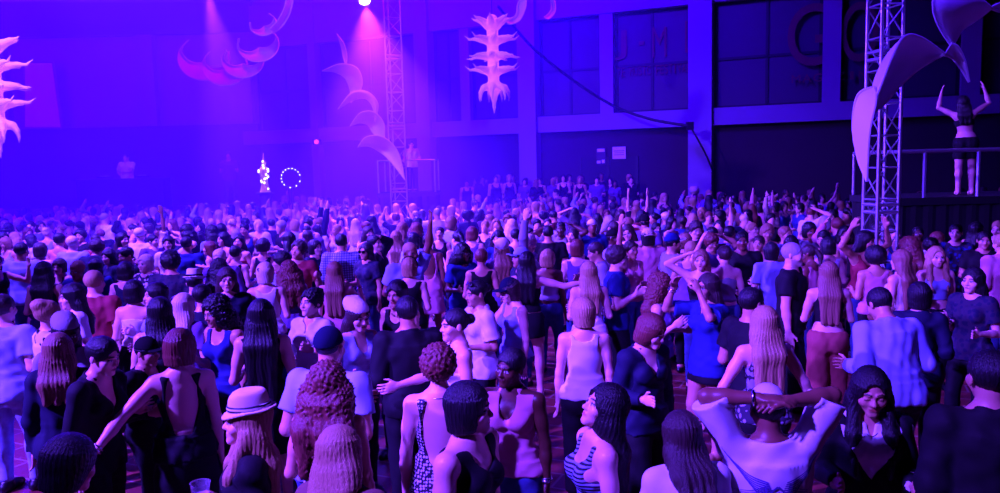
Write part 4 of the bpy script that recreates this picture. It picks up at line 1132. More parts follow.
def build_props():
    tw = np.array([TOWER[0], TOWER[1], 0])
    build_truss('truss_tower', 'square aluminium truss tower standing in the crowd beside the podium', tw, 11.3, .3, 4, .024, .16, .42)
    build_truss('slim_truss_tower', 'slim triangular truss tower rising into the beam, before the white-shirted podium man', np.array([SLIM[0], SLIM[1], 0]), 9.4, .5, 3, .024, .4, .55)
    # podium of the dancer
    pz = PODIUM_Z; x0 = at_depth(898, 150, 12.6)[0]
    build_platform('podium', 'black podium with pale tube railing carrying the dancer with raised arms', x0, x0+2.9, 12.6, 14.3, pz, float(at_depth(950, 150.5, 12.6)[2])-pz, (x0+.06, at_depth(927, 150, 12.6)[0], at_depth(981, 150, 12.6)[0]))
    build_platform('podium', 'railed podium beside the slim truss tower, carrying the man in white', SLIM[0]-.75, SLIM[0]+1.15, SLIM[1]+.75, SLIM[1]+2.4, 1.95, float(at_depth(400, 160.5, SLIM[1]+.8)[2])-1.95, (SLIM[0]-.7, SLIM[0]+1.1), r=.025)
    sp = np.array([SLIM[0]+.55, SLIM[1]+1.6])
    # the sails
    G = 'twisted sails by the podium'
    sail('hanging_sail', 'leaf-shaped lit sail hanging flat against the near truss tower', [(874, 87, 0), (858, 95, .1), (853, 125, .15), (858, 158, .1), (867, 181, 0)], [(874, 87, 0), (876, 100, -.25), (870, 130, -.35), (868, 160, -.2), (867, 181, 0)], 9.3, .12, group=G)
    sail('hanging_sail', 'dark arched sail springing from the near truss tower, its crest edged blue', [(868, 118, 0), (880, 88, -.1), (893, 55, -.1), (905, 36, 0), (922, 38, .1), (945, 54, .2)], [(868, 118, 0), (884, 104, .55), (900, 86, .6), (915, 72, .5), (930, 62, .35), (945, 54, .2)], 9.2, .5, group=G)
    sail('hanging_sail', 'twisted pointed sail tip dangling above the podium dancer', [(951, 44, 0), (958, 47, 0), (965, 62, .05), (969, 82, .1)], [(944, 55, 0), (952, 58, .1), (961, 69, .1), (969, 82, .1)], 9.5, .03, group=G)
    sail('hanging_sail', 'broad bright sail highest over the podium, tapering to the hall edge', [(952, 47, 0), (938, 25, -.1), (933, 6, -.15), (938, -6, -.1), (965, -8, 0), (992, 8, .1)], [(952, 47, 0), (955, 42, .3), (962, 30, .4), (972, 23, .35), (982, 16, .25), (992, 8, .1)], 9.6, -.3, group=G)
    sail('hanging_sail', 'small flared sail wing at the hall edge, past the broad bright sail', [(990, 8, .1), (998, 4, .1), (1012, 0, .1), (1030, -4, .1)], [(990, 8, .1), (998, 11, .2), (1012, 14, .3), (1030, 16, .3)], 9.6, .05, group=G)
    G = 'curled sails left of the slim tower'
    D = 24.0
    sail('hanging_sail', 'pale curled sail, topmost of the stack left of the slim tower', [(322, 71, 0), (340, 64, -.2), (357, 68, -.2), (362, 85, 0), (351, 103, .2)], [(322, 71, 0), (334, 72, .4), (345, 78, .6), (350, 90, .5), (351, 103, .2)], D, .35, group=G)
    sail('hanging_sail', 'dim hoop-like sail, second down the stack left of the slim tower', [(338, 109, 0), (352, 92, -.2), (368, 92, -.2), (378, 104, 0), (375, 122, .2)], [(338, 109, 0), (354, 100, .3), (366, 99, .4), (373, 108, .3), (375, 122, .2)], D, -.25, group=G)
    sail('hanging_sail', 'bright curled sail, third down the stack left of the slim tower', [(350, 126, 0), (360, 113, -.2), (374, 112, -.2), (384, 124, 0), (384, 143, .2)], [(350, 126, 0), (359, 123, .4), (368, 125, .6), (373, 133, .5), (384, 143, .2)], D, .3, group=G)
    sail('hanging_sail', 'large dark hooked sail, lowest of the stack left of the slim tower', [(358, 147, 0), (366, 137, -.2), (383, 137, -.2), (398, 152, 0), (405, 180, .2)], [(358, 147, 0), (368, 146, .4), (380, 152, .6), (391, 162, .5), (405, 180, .2)], D-1.0, .3, group=G)
    sail('hanging_sail', 'thin sickle of a sail just above the stack left of the slim tower', [(337, 34, 0), (344, 44, -.1), (347, 56, 0), (346, 66, .1)], [(337, 34, 0), (341, 46, .2), (343, 57, .2), (346, 66, .1)], D, .05, group=G)
    G = 'ghostly curled sails under the ceiling'; D = 24.5
    for lab, cx, cy, r, a0 in (('dim curled sail nearest the hall corner, start of the ghostly chain', 204, 58, 25, .3), ('broad dim curled sail, second of the ghostly chain', 225, 66, 22, .2), ('soft curled sail in the middle of the ghostly chain', 243, 60, 20, .0), ('rounded curled sail with a clear rim, fourth of the ghostly chain', 258, 44, 20, -.3), ('small curled sail highest in the ghostly chain, under the ceiling', 263, 24, 13, -.5)):
        e1 = [(cx+r*1.05*math.cos(a0+t), cy+r*.9*math.sin(a0+t), -.3*math.sin(t)) for t in np.linspace(-.6, 3.75, 9)]; e2 = [(cx+r*.98*math.cos(a0+t)*(1-.8*math.sin(max(0, min(math.pi, t)))), cy+r*.9*math.sin(a0+t)*(1-.8*math.sin(max(0, min(math.pi, t)))), .5*math.sin(t)) for t in np.linspace(-.6, 3.75, 9)]
        sail('hanging_sail', lab, e1, e2, D, .3, group=G); D -= .75
    sail('hanging_sail', 'narrow upright sail rising from the ghostly chain to the ceiling', [(270, 29, 0), (278, 20, 0), (284, 8, 0), (287, -6, 0)], [(274, 33, .2), (284, 24, .2), (291, 10, .2), (294, -6, .2)], D, .1, group=G)
    G = 'small crescents above the hanging lantern'
    sail('hanging_sail', 'large faint crescent right above the hanging lantern', [(503, 15, 0), (509, 24, 0), (520, 20, 0), (526, 6, 0), (526, -8, 0)], [(503, 15, 0), (510, 19, .3), (516, 14, .3), (518, 3, .3), (526, -8, 0)], 20, .2, group=G)
    sail('hanging_sail', 'small faint crescent further along from the hanging lantern', [(544, 17, 0), (549, 19, 0), (555, 12, 0), (555, 2, 0), (550, -6, 0)], [(544, 17, 0), (548, 14, .2), (551, 9, .2), (551, 2, .2), (550, -6, 0)], 22, .15, group=G)
    build_lantern('hanging_lantern', 'pink spiky inflated lantern hanging over the middle of the crowd', at_depth(493, 56, 18.5), .76, 5, 1, 2.8)
    build_lantern('hanging_lantern', 'magenta spiky inflated lantern at the hall edge near the slanted screen', at_depth(-6, 86, 15.0), .78, 5, 4, 1.6)
    # cable across the windows
    pa = at_depth(500, 8, 24); pts = []
    ctrl = [at_depth(498, 6, 24), at_depth(530, 45, 25), at_depth(570, 78, 26), at_depth(612, 105, 26.2), at_depth(650, 119, 25.9), at_depth(690, 126, 25.4)]
    root = tag(MB().tube(spline(ctrl, 40), .045, 6).tube(spline([ctrl[-1], at_depth(697, 138, 25.3), at_depth(706, 155, 25.3), at_depth(713, 172, 25.4)], 14), .03, 6).build('cable', 'cable_rubber', None, True, origin=ctrl[-1]), 'thick black cable sagging across the windows to the wide pillar', 'cable')
    m = MB().box((0, 0, 0), (.2, .2, .25)).build('cable_box', 'black_paint', root); 
    # raised step along the long wall
    c = wall_pt((RISER[0]+RISER[1])/2, 1.35, 0); t = thing('riser', 'low dark platform along the wall under the postered doors', 'platform', c, math.atan2(WALL_D[1], WALL_D[0])); L = abs(RISER[1]-RISER[0])
    MB().box((0, 0, .23), (L, 2.2, .46)).build('riser_body', 'black_drape', t); MB().box((0, 0, .5), (L+.06, 2.26, .08)).build('riser_deck', 'stage_deck', t)
    # left stage with mixing desk
    st = thing('stage', 'low dark stage along the far end carrying the mixing desk', 'stage', (-26, STAGE_Y+2.6, 0))
    MB().box((0, 0, STAGE_Z/2-.04), (32.8, 5.2, STAGE_Z-.08)).build('stage_body', 'black_drape', st); MB().box((0, 0, STAGE_Z-.03), (32.9, 5.3, .06)).build('stage_deck', 'stage_deck', st)
    for i in range(5): MB().box((-9+i*6, -2.64, .6), (.08, .06, 1.2)).build('stage_leg', 'aluminium', st)
    dx = at_depth(126, 178, STAGE_Y+1.2); zt = dx[2]
    b = thing('mixing_desk', 'dark mixing desk in front of the man in white short sleeves', 'mixing desk', (dx[0], STAGE_Y+1.0, STAGE_Z))
    MB().box((0, 0, (zt-STAGE_Z)/2-.02), (3.2, .7, zt-STAGE_Z-.04)).build('desk_front', 'black_drape', b); MB().box((0, 0, zt-STAGE_Z-.04), (3.4, .85, .05)).build('desk_top', 'black_paint', b)
    for sx in (-.7, .7):
        t = thing('turntable', 'turntable on the mixing desk, to the '+('left' if sx < 0 else 'right')+' of the man in white', 'turntable', (dx[0]+sx, STAGE_Y+1.0, zt-.01), 0, 'turntables'); MB().box((0, 0, .05), (.45, .36, .08)).build('plinth', 'dark_plastic', t); MB().lathe([(0, .09), (.15, .09), (.15, .11), (0, .11)], (0, 0, 0), 24).build('platter', 'aluminium', t); MB().tube([(.19, .12, .1), (.19, .12, .13), (.16, -.06, .12), (.1, -.1, .115)], .008, 6).build('tone_arm', 'silver', t)
    p = at_depth(88, 200, STAGE_Y-.2); 
    t = thing('banner_stand', 'faint pale upright board at the front of the stage', 'board', (p[0], STAGE_Y-.3, 0)); MB().box((0, 0, 1.25), (.55, .04, .85)).build('board', 'panel_dark', t); MB().tube([(0, .02, 0), (0, .02, .85)], .025, 6).build('post', 'aluminium', t); MB().box((0, 0, .015), (.5, .35, .03)).build('foot', 'aluminium', t)
    # lit statue and ring of fairy lights
    p = at_depth(265, 186, 27.0); base = np.array([p[0], 27.0, 0])
    t = thing('lit_statue', 'slender figure-like statue covered in bright beads of light', 'statue', base)
    zt = at_depth(265, 158, 27.0)[2]; zb = 1.0
    MB().lathe([(.02, 0), (.4, 0), (.4, .1), (.22, .2), (.2, 1.9), (.32, 2.0), (.02, 2.0)]).build('plinth', 'panel_dark', t, True)
    prof = [(.05, 0), (.19, .02), (.13, .22), (.1, .42), (.15, .58), (.18, .74), (.13, .86), (.06, .92), (.085, 1.0), (.08, 1.07), (.03, 1.13), (.015, 1.35), (.0, 1.38)]
    MB().lathe([(r, 2.0+z) for r, z in prof], n=20).build('figure', 'sail_cloth', t, True)
    q = random.Random(3)
    for k in range(18):
        z = q.uniform(.12, 1.08); r = float(np.interp(z, [p_[1] for p_ in prof], [p_[0] for p_ in prof]))+.01; a = q.uniform(math.pi*1.05, math.pi*1.95); MB().lathe([(0, -.035), (.025, -.025), (.035, 0), (.025, .025), (0, .035)], (r*math.cos(a), r*math.sin(a), 2.0+z), 8).build('light_bead', 'lit_bulb', t, True)
    p = at_depth(291, 178, 27.5); R_ = 9.5/FPX*27.5
    t = thing('fairy_light_ring', 'ring of tiny white fairy lights on a dark hoop, right of the lit statue', 'fairy lights', (p[0], 27.5, 0))
    MB().tube([(R_*math.cos(a), 0, p[2]+R_*math.sin(a)) for a in np.linspace(0, 2*math.pi, 33)], .03, 6).build('hoop', 'black_paint', t, True); MB().tube([(0, 0, 0), (0, 0, p[2]-R_)], .03, 6).build('post', 'black_paint', t); MB().box((0, 0, .02), (.6, .6, .04)).build('foot', 'black_paint', t)
    for k, a in enumerate(list(np.linspace(.3, 3.9, 11))+[4.6, 5.3, 5.9]): MB().lathe([(0, -.022), (.016, -.016), (.022, 0), (.016, .016), (0, .022)], (R_*math.cos(a), -.04, p[2]+R_*math.sin(a)), 8).build('bulb', 'lit_bulb', t, True)
    p = at_depth(317, 142, 30); t = thing('exit_lamp', 'tiny red lamp hanging above the fairy lights', 'lamp', (p[0], p[1], p[2])); MB().box((0, 0, 0), (.3, .2, .2)).build('lamp_box', 'black_paint', t); MB().lathe([(0, -.09), (.07, -.07), (.09, 0), (.07, .07), (0, .09)], (0, -.09, 0), 12).build('lens', 'red_led', t, True)

# ------------------------------------------------------------------ light
def lamp(name, kind, loc, target, energy, color, size=.5, angle=60, blend=.5):
    l = bpy.data.lights.new(name, kind); l.energy = energy; l.color = color
    if kind == 'SPOT': l.spot_size = math.radians(angle); l.spot_blend = blend; l.shadow_soft_size = size
    elif kind == 'AREA': l.size = size
    o = bpy.data.objects.new(name, l); COL.objects.link(o); o.location = tuple(map(float, loc)); o.rotation_euler = (Vector(target)-Vector(loc)).to_track_quat('-Z', 'Y').to_euler(); return o

def fixture(loc, target, label, s=1.0, group='stage lamps', glow=0):
    """the can that a spotlight shines from"""
    d = unit(np.asarray(target, float)-np.asarray(loc, float)); t = thing('stage_lamp', label, 'stage lamp', loc, 0, group); o = np.asarray(loc, float)*0
    b = o-d*.06*s
    MB().tube([b-d*.5*s, b-d*.35*s, b, b+d*.02], [.08*s, .14*s, .15*s, .165*s], 16, False).build('lamp_can', 'black_paint', t, True)
    ln = MB().lathe([(0, .06), (.09, .045), (.145*s, 0), (.14*s, -.03), (0, -.03)], n=20); Rl = np.array(Vector(d).to_track_quat('Z', 'Y').to_matrix()); ln.v = [b+d*.0+Rl @ v for v in ln.v]; ln.build('lens', 'hot_lens' if glow else 'lit_bulb', t, True)
    MB().tube([b-d*.3*s, (b-d*.3*s)+np.array([0, 0, .35*s]), (0, 0, max(.5, 11.45-loc[2]))], .02*s, 6).build('hanging_bracket', 'black_paint', t)
    return t

def build_haze():
    m = bpy.data.materials.new('haze'); m.use_nodes = True; nt = m.node_tree; nt.nodes.clear(); MATS['haze'] = m
    out = N(nt, 'ShaderNodeOutputMaterial'); v = N(nt, 'ShaderNodeVolumeScatter'); v.inputs['Color'].default_value = (.3, .08, 1, 1); v.inputs['Anisotropy'].default_value = HAZE_G  # blue of the lamps put into the scatter colour; haze itself is white
    tc = N(nt, 'ShaderNodeTexCoord'); sx = N(nt, 'ShaderNodeSeparateXYZ'); geo = N(nt, 'ShaderNodeNewGeometry'); nt.links.new(geo.outputs['Position'], sx.inputs[0])
    # thick at the far end, thinning towards the long wall and towards the camera
    def mr(sock, a, b):
        n = N(nt, 'ShaderNodeMapRange', ins={1: a, 2: b, 3: 0., 4: 1.}); n.interpolation_type = 'SMOOTHSTEP'; nt.links.new(sock, n.inputs[0]); return n.outputs[0]
    # distance across the hall, measured from the sight line towards the wide pillar
    dot = N(nt, 'ShaderNodeVectorMath', op='DOT_PRODUCT'); dot.inputs[1].default_value = (-.985, .17, 0); nt.links.new(geo.outputs['Position'], dot.inputs[0])
    ax = mr(dot.outputs['Value'], *HAZE_X); ay = mr(sx.outputs['Y'], *HAZE_Y)
    mu = N(nt, 'ShaderNodeMath', op='MULTIPLY'); nt.links.new(ax, mu.inputs[0]); nt.links.new(ay, mu.inputs[1])
    no = N(nt, 'ShaderNodeTexNoise', ins={'Scale': .16, 'Detail': 2}); nt.links.new(geo.outputs['Position'], no.inputs['Vector']); n2 = N(nt, 'ShaderNodeMapRange', ins={1: .3, 2: .7, 3: .75, 4: 1.25}); nt.links.new(no.outputs[0], n2.inputs[0])
    m2 = N(nt, 'ShaderNodeMath', op='MULTIPLY'); nt.links.new(mu.outputs[0], m2.inputs[0]); nt.links.new(n2.outputs[0], m2.inputs[1])
    m3 = N(nt, 'ShaderNodeMath', op='MULTIPLY'); m3.inputs[1].default_value = HAZE_D; nt.links.new(m2.outputs[0], m3.inputs[0]); nt.links.new(m3.outputs[0], v.inputs['Density']); nt.links.new(v.outputs[0], out.inputs['Volume'])
    o = MB().box((-20, 36, 5.6), (50, 58, 11.6)).build('haze', m); tag(o, 'blue-tinted stage haze filling the far end of the hall', 'haze', kind='stuff')
# ------------------------------------------------------------------ the people one can tell apart, nearest first
P(72, 436, 150, 'f1', 'bob K', 'tank K', 'jeans D', ('fwdlow', 'fwdlow'), 'black-haired woman stooping forward with bare shoulders, beside the lit floor tiles', lean=30)
P(104, 338, 78, 'f1', 'short K', 'jacket K', 'trousers K', ('hold', 'down'), 'person in black jacket with cropped black hair, in profile behind the stooping woman', head=(0, 12, 0), lean=6)
P(57, 334, 195, 'f1', 'long L .2', 'jacket N', 'jeans N', ('down', 'bent'), 'brown-haired person in dark navy jacket turned away, behind the short-haired person in black', vol=1.1)
P(179, 330, 202, 'f1', 'bob R', 'halter K', 'skirt K', (((.72, .22, -.65), (.58, .42, -.62), .3), 'down'), 'auburn bob woman in black backless halter, one arm stretched out low, bracelet on wrist', head=(-20, 4, 0), bracelets=(0,), vol=1.08, h=1.72)
P(250, 387, -72, 'f1', 'long Y .42', 'jacket K', 'jeans K', (((.12, .2, -1), (-.3, -.72, .42), .75), 'down'), 'long-haired blonde in a pale fedora with striped band, holding a clear plastic cup', hat='fedora C S 6', necklace=True, part=1, hat_h=.05, head=(0, -4, 0), h=1.66, cup=0)
P(260, 300, 188, 'f1', 'long K .62', 'tank K', 'skirt K', ('bent', 'bent'), 'woman with very long straight black hair down her back, behind the pale fedora', vol=1.12, h=1.74)
P(213, 297, -28, 'f2', 'curly K .22', 'tank U', 'jeans N', ('down', 'hold'), 'curly black-haired woman in low-cut blue tank looking down, beside the very long black hair', head=(-10, 14, 0), necklace=False)
P(183, 294, 165, 'f1', 'long P .12', 'tee V', 'jeans D', ('down', 'bent'), 'woman with straight platinum hair to the shoulders, directly behind the auburn bob')
P(312, 290, -26, 'f1', 'curlyup K', 'shirt W', 'jeans D', ('hold', 'dance'), 'laughing woman in white shirt with dark curls pinned up', head=(-8, -6, -6), lean=-4)
P(328, 328, 165, 'm2', 'shaved K', 'tee B', 'jeans D', ('bent', 'hold'), 'man in navy skullcap and pale blue t-shirt, in front of the laughing woman', lean=8, hat='skullcap N')
P(326, 365, 172, 'f2', 'curly R .34', 'tank W lace', 'dress -.45', ('bent', 'down'), 'woman with big dark red curls and white dotted dress, seen from behind', vol=1.15)
P(338, 427, 160, 'f1', 'long Y .4', 'tee T', 'jeans D', ('bent', 'fwdlow'), 'long blonde-haired woman in brown top seen from above, below the red curls', vol=1.1, head=(0, 14, 8))
P(359, 299, 42, 'f1', 'long B .1', 'vest L denim', 'jeans K', (((.3, -.25, -.9), (.25, -.45, -.8), .4), 'bent'), 'person in slouchy pale beanie and sleeveless denim vest with bracelets', hat='beanie W .075', bracelets=(0, 1), head=(0, 14, 0), hat_h=.03)
P(407, 297, 196, 'm2', 'short K', 'shirt K', 'trousers K', ('bent', 'down'), 'dark-haired man in black long-sleeved shirt, back turned, facing the slouchy beanie')
P(396, 281, -25, 'f2', 'bob K', 'tank K', 'jeans N', ('face', 'down'), 'dark-haired woman in black strappy top peering over the black-shirted man', head=(0, 10, 0))
P(438, 347, 178, 'f1', 'curlyshort R', 'halter W lace', 'dress -.5', ('down', 'down'), 'woman with short auburn curls and bare back in white lace dress', necklace=True)
P(466, 384, 62, 'f1', 'bob K', 'tank K', 'jeans K', ('down', 'down'), 'fuller woman with black bob and black sleeveless top, in profile beside the lace dress', wide=1.22, head=(20, 0, 0), vol=1.05)
P(455, 309, -70, 'f1', 'bun K', 'racer W', 'jeans D', ('down', 'fwdlow'), 'woman with black hair in a low bun and white racerback top, in profile', head=(0, 2, 0))
P(476, 281, -62, 'f2', 'bun K', 'shortsleeve W', 'jeans K', ('bent', 'fwdlow'), 'woman in white collared shirt with sunglasses pushed up on dark hair', glasses='up', head=(0, 6, 0))
P(507, 278, -60, 'f1', 'bob B', 'tank B', 'jeans D', ('down', 'fwdlow'), 'woman in a dark baseball cap and pale blue tank top, looking down', hat='cap N', head=(0, 14, 0), hat_h=.012)
P(512, 349, -22, 'f4', 'crop K', 'vest P', 'jeans D', ('down', 'down'), 'dark-skinned woman with cropped black hair and dusky pink sleeveless top', head=(-18, 2, 4), bracelets=(0,), wide=1.08, watch=0)
P(526, 252, 170, 'f1', 'long K .32', 'tube K', 'mini K', ('down', ((1, -.05, -.25), (1, -.1, .22), .3)), 'long black-haired woman in strapless black minidress, arm stretched sideways', h=1.7, barefeet=True)
P(583, 299, 176, 'f1', 'bowl Y', 'racer W', 'trousers K', ('down', 'down'), 'blonde bowl-cut woman in white tank with dark edging, back turned', head=(28, 0, 0), watch=1)
P(615, 386, -78, 'f1', 'long K .5', 'racer B striped', 'jeans K', ('down', 'down'), 'long black-haired woman in striped top with face tilted up, near the bottom edge', head=(0, -22, 0), vol=1.15, h=1.66)
P(655, 316, 30, 'f1', 'bob R', 'jacket N', 'trousers K', ('down', 'bent'), 'dark red bob woman in navy jacket looking down, behind the striped top', head=(20, 20, 0), vol=1.1)
P(660, 274, 70, 'f1', 'curly R .25', 'tank V', 'jeans K', ('bent', 'dance'), 'woman with red wavy curls above the dark red bob', vol=1.05)
P(708, 274, -62, 'f2', 'long B .22', 'shortsleeve U', 'mini K', (((.4, -.8, .0), (-.5, -.05, .9), .4), ((.4, -.8, .0), (-.5, -.05, .9), .4)), 'brown-haired woman in blue top and black miniskirt, hands raised to her brow', bracelets=(1,), barefeet=True)
P(682, 412, 190, 'f1', 'long B .2', 'tee W', 'jeans K', ('fwdlow', 'fwdlow'), 'person bending over in a plain white t-shirt left of the wing-print man', lean=36, head=(0, -10, 0), h=1.56)
P(766, 384, 178, 'm3', 'crop K', 'bigtee W', 'jeans D', (((.44, -.02, .86), (-.95, .33, .06), .35), ((.44, .0, .84), (-.95, .33, .0), .35)), 'man in white t-shirt with wing print, both hands on his white cap', hat='cap W', hat_h=.012, head=(0, 6, 0), h=1.72, wide=1.05, watch=0, wings=True, keep=True)
P(764, 307, 183, 'f1', 'long Y .5', 'halter G print', 'jeans K', (((.5, 0, -.85), (.4, -.1, -.9), .3), ((.5, 0, -.85), (.4, -.1, -.9), .3)), 'woman with long wavy blonde hair and bare shoulders, directly behind the wing-print man', vol=1.1)
P(872, 370, -14, 'f2', 'long K .4', 'openjacket K', 'trousers K', ('bent', 'bent'), 'long black-haired woman looking down, black jacket open over a white shirt', inner='shirt W', necklace=True, head=(0, 14, 0), shut=True, part=1, vol=1.1)
P(876, 289, 190, 'm2', 'short K', 'shirt B', 'trousers K', ('bent', 'bent'), 'broad man in pale blue long-sleeved shirt, back turned, head bowed', head=(0, 22, 0), lean=14, wide=1.08)
P(829, 262, 168, 'f1', 'long L .4', 'crop K', 'loose O', ('chest', 'chest'), 'long brown-haired woman in black crop top and orange trousers')
P(792, 243, 60, 'm1', 'crop G', 'tee K', 'trousers K', ('down', 'down'), 'big grey-haired man in black t-shirt facing the orange trousers', wide=1.12, h=1.84, beard=hexc('#9a8478'))
P(752, 288, 120, 'm2', 'short K', 'tee K', 'shorts K', ('bent', 'down'), 'man in black t-shirt with short black hair, left of the wavy blonde')
P(1, 295, 172, 'm1', 'short B', 'tee B', 'jeans L', ('down', 'bent'), 'brown-haired man in pale blue t-shirt and light jeans at the hall edge', wide=1.05)
P(46, 301, 140, 'f1', 'updo Y', 'vest K', 'jeans K', ('bent', 'bent'), 'fair woman with pinned-up hair and white shirt, next to the pale blue t-shirt', inner='shirt W')
P(72, 284, -55, 'f1', 'long K .2', 'tee W', 'jeans D', ('bent', 'down'), 'smiling woman with dark hair and loose white top, behind the grey beanie', head=(0, 4, 0))
P(93, 271, 172, 'm1', 'short Y', 'tee R', 'jeans D', ('bent', 'down'), 'blond man in dark red t-shirt with back turned')
P(65, 317, 40, 'f4', 'long K .15', 'tee G', 'jeans K', ('bent', 'bent'), 'dark-skinned person in grey beanie', hat='beanie G .03', hat_h=.01, head=(0, 12, 0))
P(134, 281, 176, 'f1', 'bob K', 'tube W', 'skirt K', ('bent', 'down'), 'woman with glossy black bob and bare shoulders, back turned, behind the platinum hair', vol=1.1)
P(157, 283, -50, 'f1', 'long K .2', 'tank B', 'jeans D', ('bent', 'hold'), 'pale-faced woman with black hair turned aside, beside the white fedora')
P(147, 337, 74, 'm2', 'short K', 'jacket K', 'trousers K', ('hold', 'bent'), 'short person in dark peaked cap and black jacket, between cropped black hair and auburn bob', hat='cap K', hat_h=.012, head=(0, 8, 0), h=1.5)
P(194, 267, 186, 'm1', 'short K', 'shirt V', 'jeans D', ('bent', 'bent'), 'man in a white fedora with black band, seen from behind', hat='fedora W', hat_h=.05, h=1.76)
P(197, 285, 170, 'f1', 'short K', 'tee N', 'jeans K', ('bent', 'down'), 'short black-haired person in navy t-shirt just in front of the white fedora')
P(162, 298, 200, 'f1', 'long K .22', 'tank W', 'jeans K', ('bent', 'down'), 'woman with long black hair and white tank, between the bob and the platinum hair')
P(265, 263, 190, 'f1', 'bob P', 'racer W', 'jeans D', ('down', 'bent'), 'platinum blonde with black hair clip and white strappy top, back turned', clip=True)
P(288, 262, 200, 'f1', 'curly R .28', 'tank V', 'jeans K', ('bent', 'down'), 'woman with large reddish curls beside the platinum blonde with clip', vol=1.2)
P(334, 262, 186, 'f1', 'long L .4', 'tank P', 'jeans D', ('down', ((.5, -.3, -.7), (-.2, -.35, .95), .3)), 'woman with long light brown hair, forearm lifted before the plaid shirt', bracelets=(1,))
P(409, 258, 178, 'f1', 'bob Y', 'tank K', 'jeans K', ('bent', 'bent'), 'blonde bob with a black hair band, behind the black-shirted man', hat='band K')
P(366, 243, -30, 'f2', 'long K .15', 'tee N print', 'jeans D', ('down', 'bent'), 'woman in dark sunglasses and printed navy t-shirt', glasses='dark')
P(341, 234, 182, 'm2', 'short K', 'shirt B plaid', 'jeans D', ('bent', 'bent'), 'dark-haired man in checked shirt with his back turned', wide=1.08)
P(314, 240, 60, 'f1', 'bob K', 'tee N', 'jeans K', ('bent', 'down'), 'black bob woman in navy t-shirt beside the checked shirt')
P(462, 244, 30, 'f4', 'curly K .2', 'tee U', 'jeans D', ('down', 'bent'), 'dark-skinned woman in glasses and blue t-shirt with big black curls', glasses='clear', vol=1.25, head=(10, 0, 0))
P(440, 227, -8, 'f1', 'pony B', 'tank K', 'jeans D', ('down', 'bent'), 'singing woman with pulled-back dark hair and black tank top', head=(0, -6, 0))
P(428, 234, 186, 'f3', 'short K', 'halter P', 'dress -.4', ('bent', 'down'), 'brown-skinned woman with short black hair and pink backless dress')
P(472, 227, 160, 'f1', 'bob R', 'tank V', 'jeans D', ('bent', 'bent'), 'auburn bob in purple tank behind the dark-skinned woman in glasses', vol=1.15)
P(485, 221, -20, 'f1', 'crop Y', 'tank K', 'jeans K', ('bent', 'down'), 'woman with cropped blonde hair and black tank, next to the auburn bob')
P(481, 249, 180, 'f2', 'short R', 'tank K', 'jeans K', ('bent', 'bent'), 'short dark red hair and black tank, back turned, beside the dark-skinned woman in glasses')
P(502, 239, 190, 'f1', 'long L .42', 'tee V', 'jeans D', ('bent', 'down'), 'woman in pale knitted beanie over long fair hair, above the dark baseball cap', hat='beanie W .02', hat_h=.01, vol=1.05)
P(468, 211, 175, 'f4', 'afro K', 'tee N', 'jeans K', ('bent', 'bent'), 'person with a large round black afro', vol=1.12)
P(561, 222, -10, 'm4', 'crop K', 'tee G', 'jeans D', ('head', 'head'), 'dark-skinned man with both hands clasped behind his head', h=1.78)
P(548, 226, 180, 'm2', 'short K', 'tee K', 'jeans K', ('bent', 'bent'), 'broad man in black t-shirt, back turned, in front of the hands-behind-head man', wide=1.1)
P(522, 247, -70, 'm2', 'short K', 'tee N', 'jeans D', ('bent', 'down'), 'person in a pale grey-blue baseball cap, in profile', hat='cap L', hat_h=.012)
P(515, 229, 170, 'f1', 'short K', 'tank G', 'jeans D', ('bent', 'down'), 'short black hair and grey tank behind the pale grey-blue cap')
P(592, 219, 5, 'm3', 'crop K', 'tee U', 'jeans D', ('bent', 'bent'), 'man in white-fronted cap and blue t-shirt facing the camera', hat='cap W', hat_h=.012)
P(577, 240, 170, 'f1', 'bob R', 'tank V', 'jeans D', ('bent', 'down'), 'red-brown bob in purple tank, above the stretched arm')
P(589, 262, 184, 'f1', 'long Y .3', 'halter W', 'jeans K', ('bent', 'bent'), 'tousled long blonde hair and bare back, just behind the bowl cut')
P(616, 247, 82, 'm1', 'curlyshort B', 'tee U', 'jeans K', ('bent', 'hold'), 'young man in glasses and bright blue t-shirt, in profile', glasses='clear')
P(613, 229, 60, 'm4', 'crop K', 'tee G', 'jeans K', ('bent', 'bent'), 'dark-skinned man in a dark cap behind the bright blue t-shirt', hat='cap K', hat_h=.012)
P(630, 241, 30, 'f2', 'short B', 'tank P', 'jeans D', ('bent', 'up'), 'short-haired woman with a bare forearm straight up, beside the bright blue t-shirt')
P(648, 228, 185, 'm2', 'bob K', 'tee P', 'jeans D', ('bent', 'bent'), 'long-haired man in a backwards pale cap', hat='backcap C', hat_h=.012)
P(672, 233, 100, 'm2', 'short K', 'tee G', 'jeans D', ('bent', 'dance'), 'person in a blue and white cap', hat='cap U W', hat_h=.012)
P(701, 250, -20, 'f1', 'long L .25', 'tube K', 'jeans D', ('down', 'head'), 'light brown hair and strapless black top, elbow folded over her head')
P(645, 215, 165, 'm2', 'short K', 'tee V', 'jeans K', ('bent', 'bent'), 'man in a dark flat-peaked cap, purple t-shirt, under the postered doors', hat='cap K', hat_h=.012)
P(671, 217, 40, 'f1', 'long K .25', 'tank V', 'jeans K', ('bent', 'down'), 'long black hair and purple tank, beside the dark flat-peaked cap')
P(760, 203, 150, 'f1', 'bob K', 'shirt P', 'jeans D', (((.22, -.3, 1), (-.05, -.1, 1), .15), ((.3, -.5, .6), (.0, -.1, 1), .2)), 'dancer in pink shirt reaching both arms high above the crowd', h=1.72)
P(731, 208, 85, 'm1', 'curlyshort L', 'tee G', 'jeans D', ('bent', 'bent'), 'man with curly fair hair in profile, left of the reaching arms')
P(742, 232, -10, 'm3', 'short K', 'tee K', 'jeans K', ('bent', 'bent'), 'brown-skinned man in black t-shirt below the reaching arms')
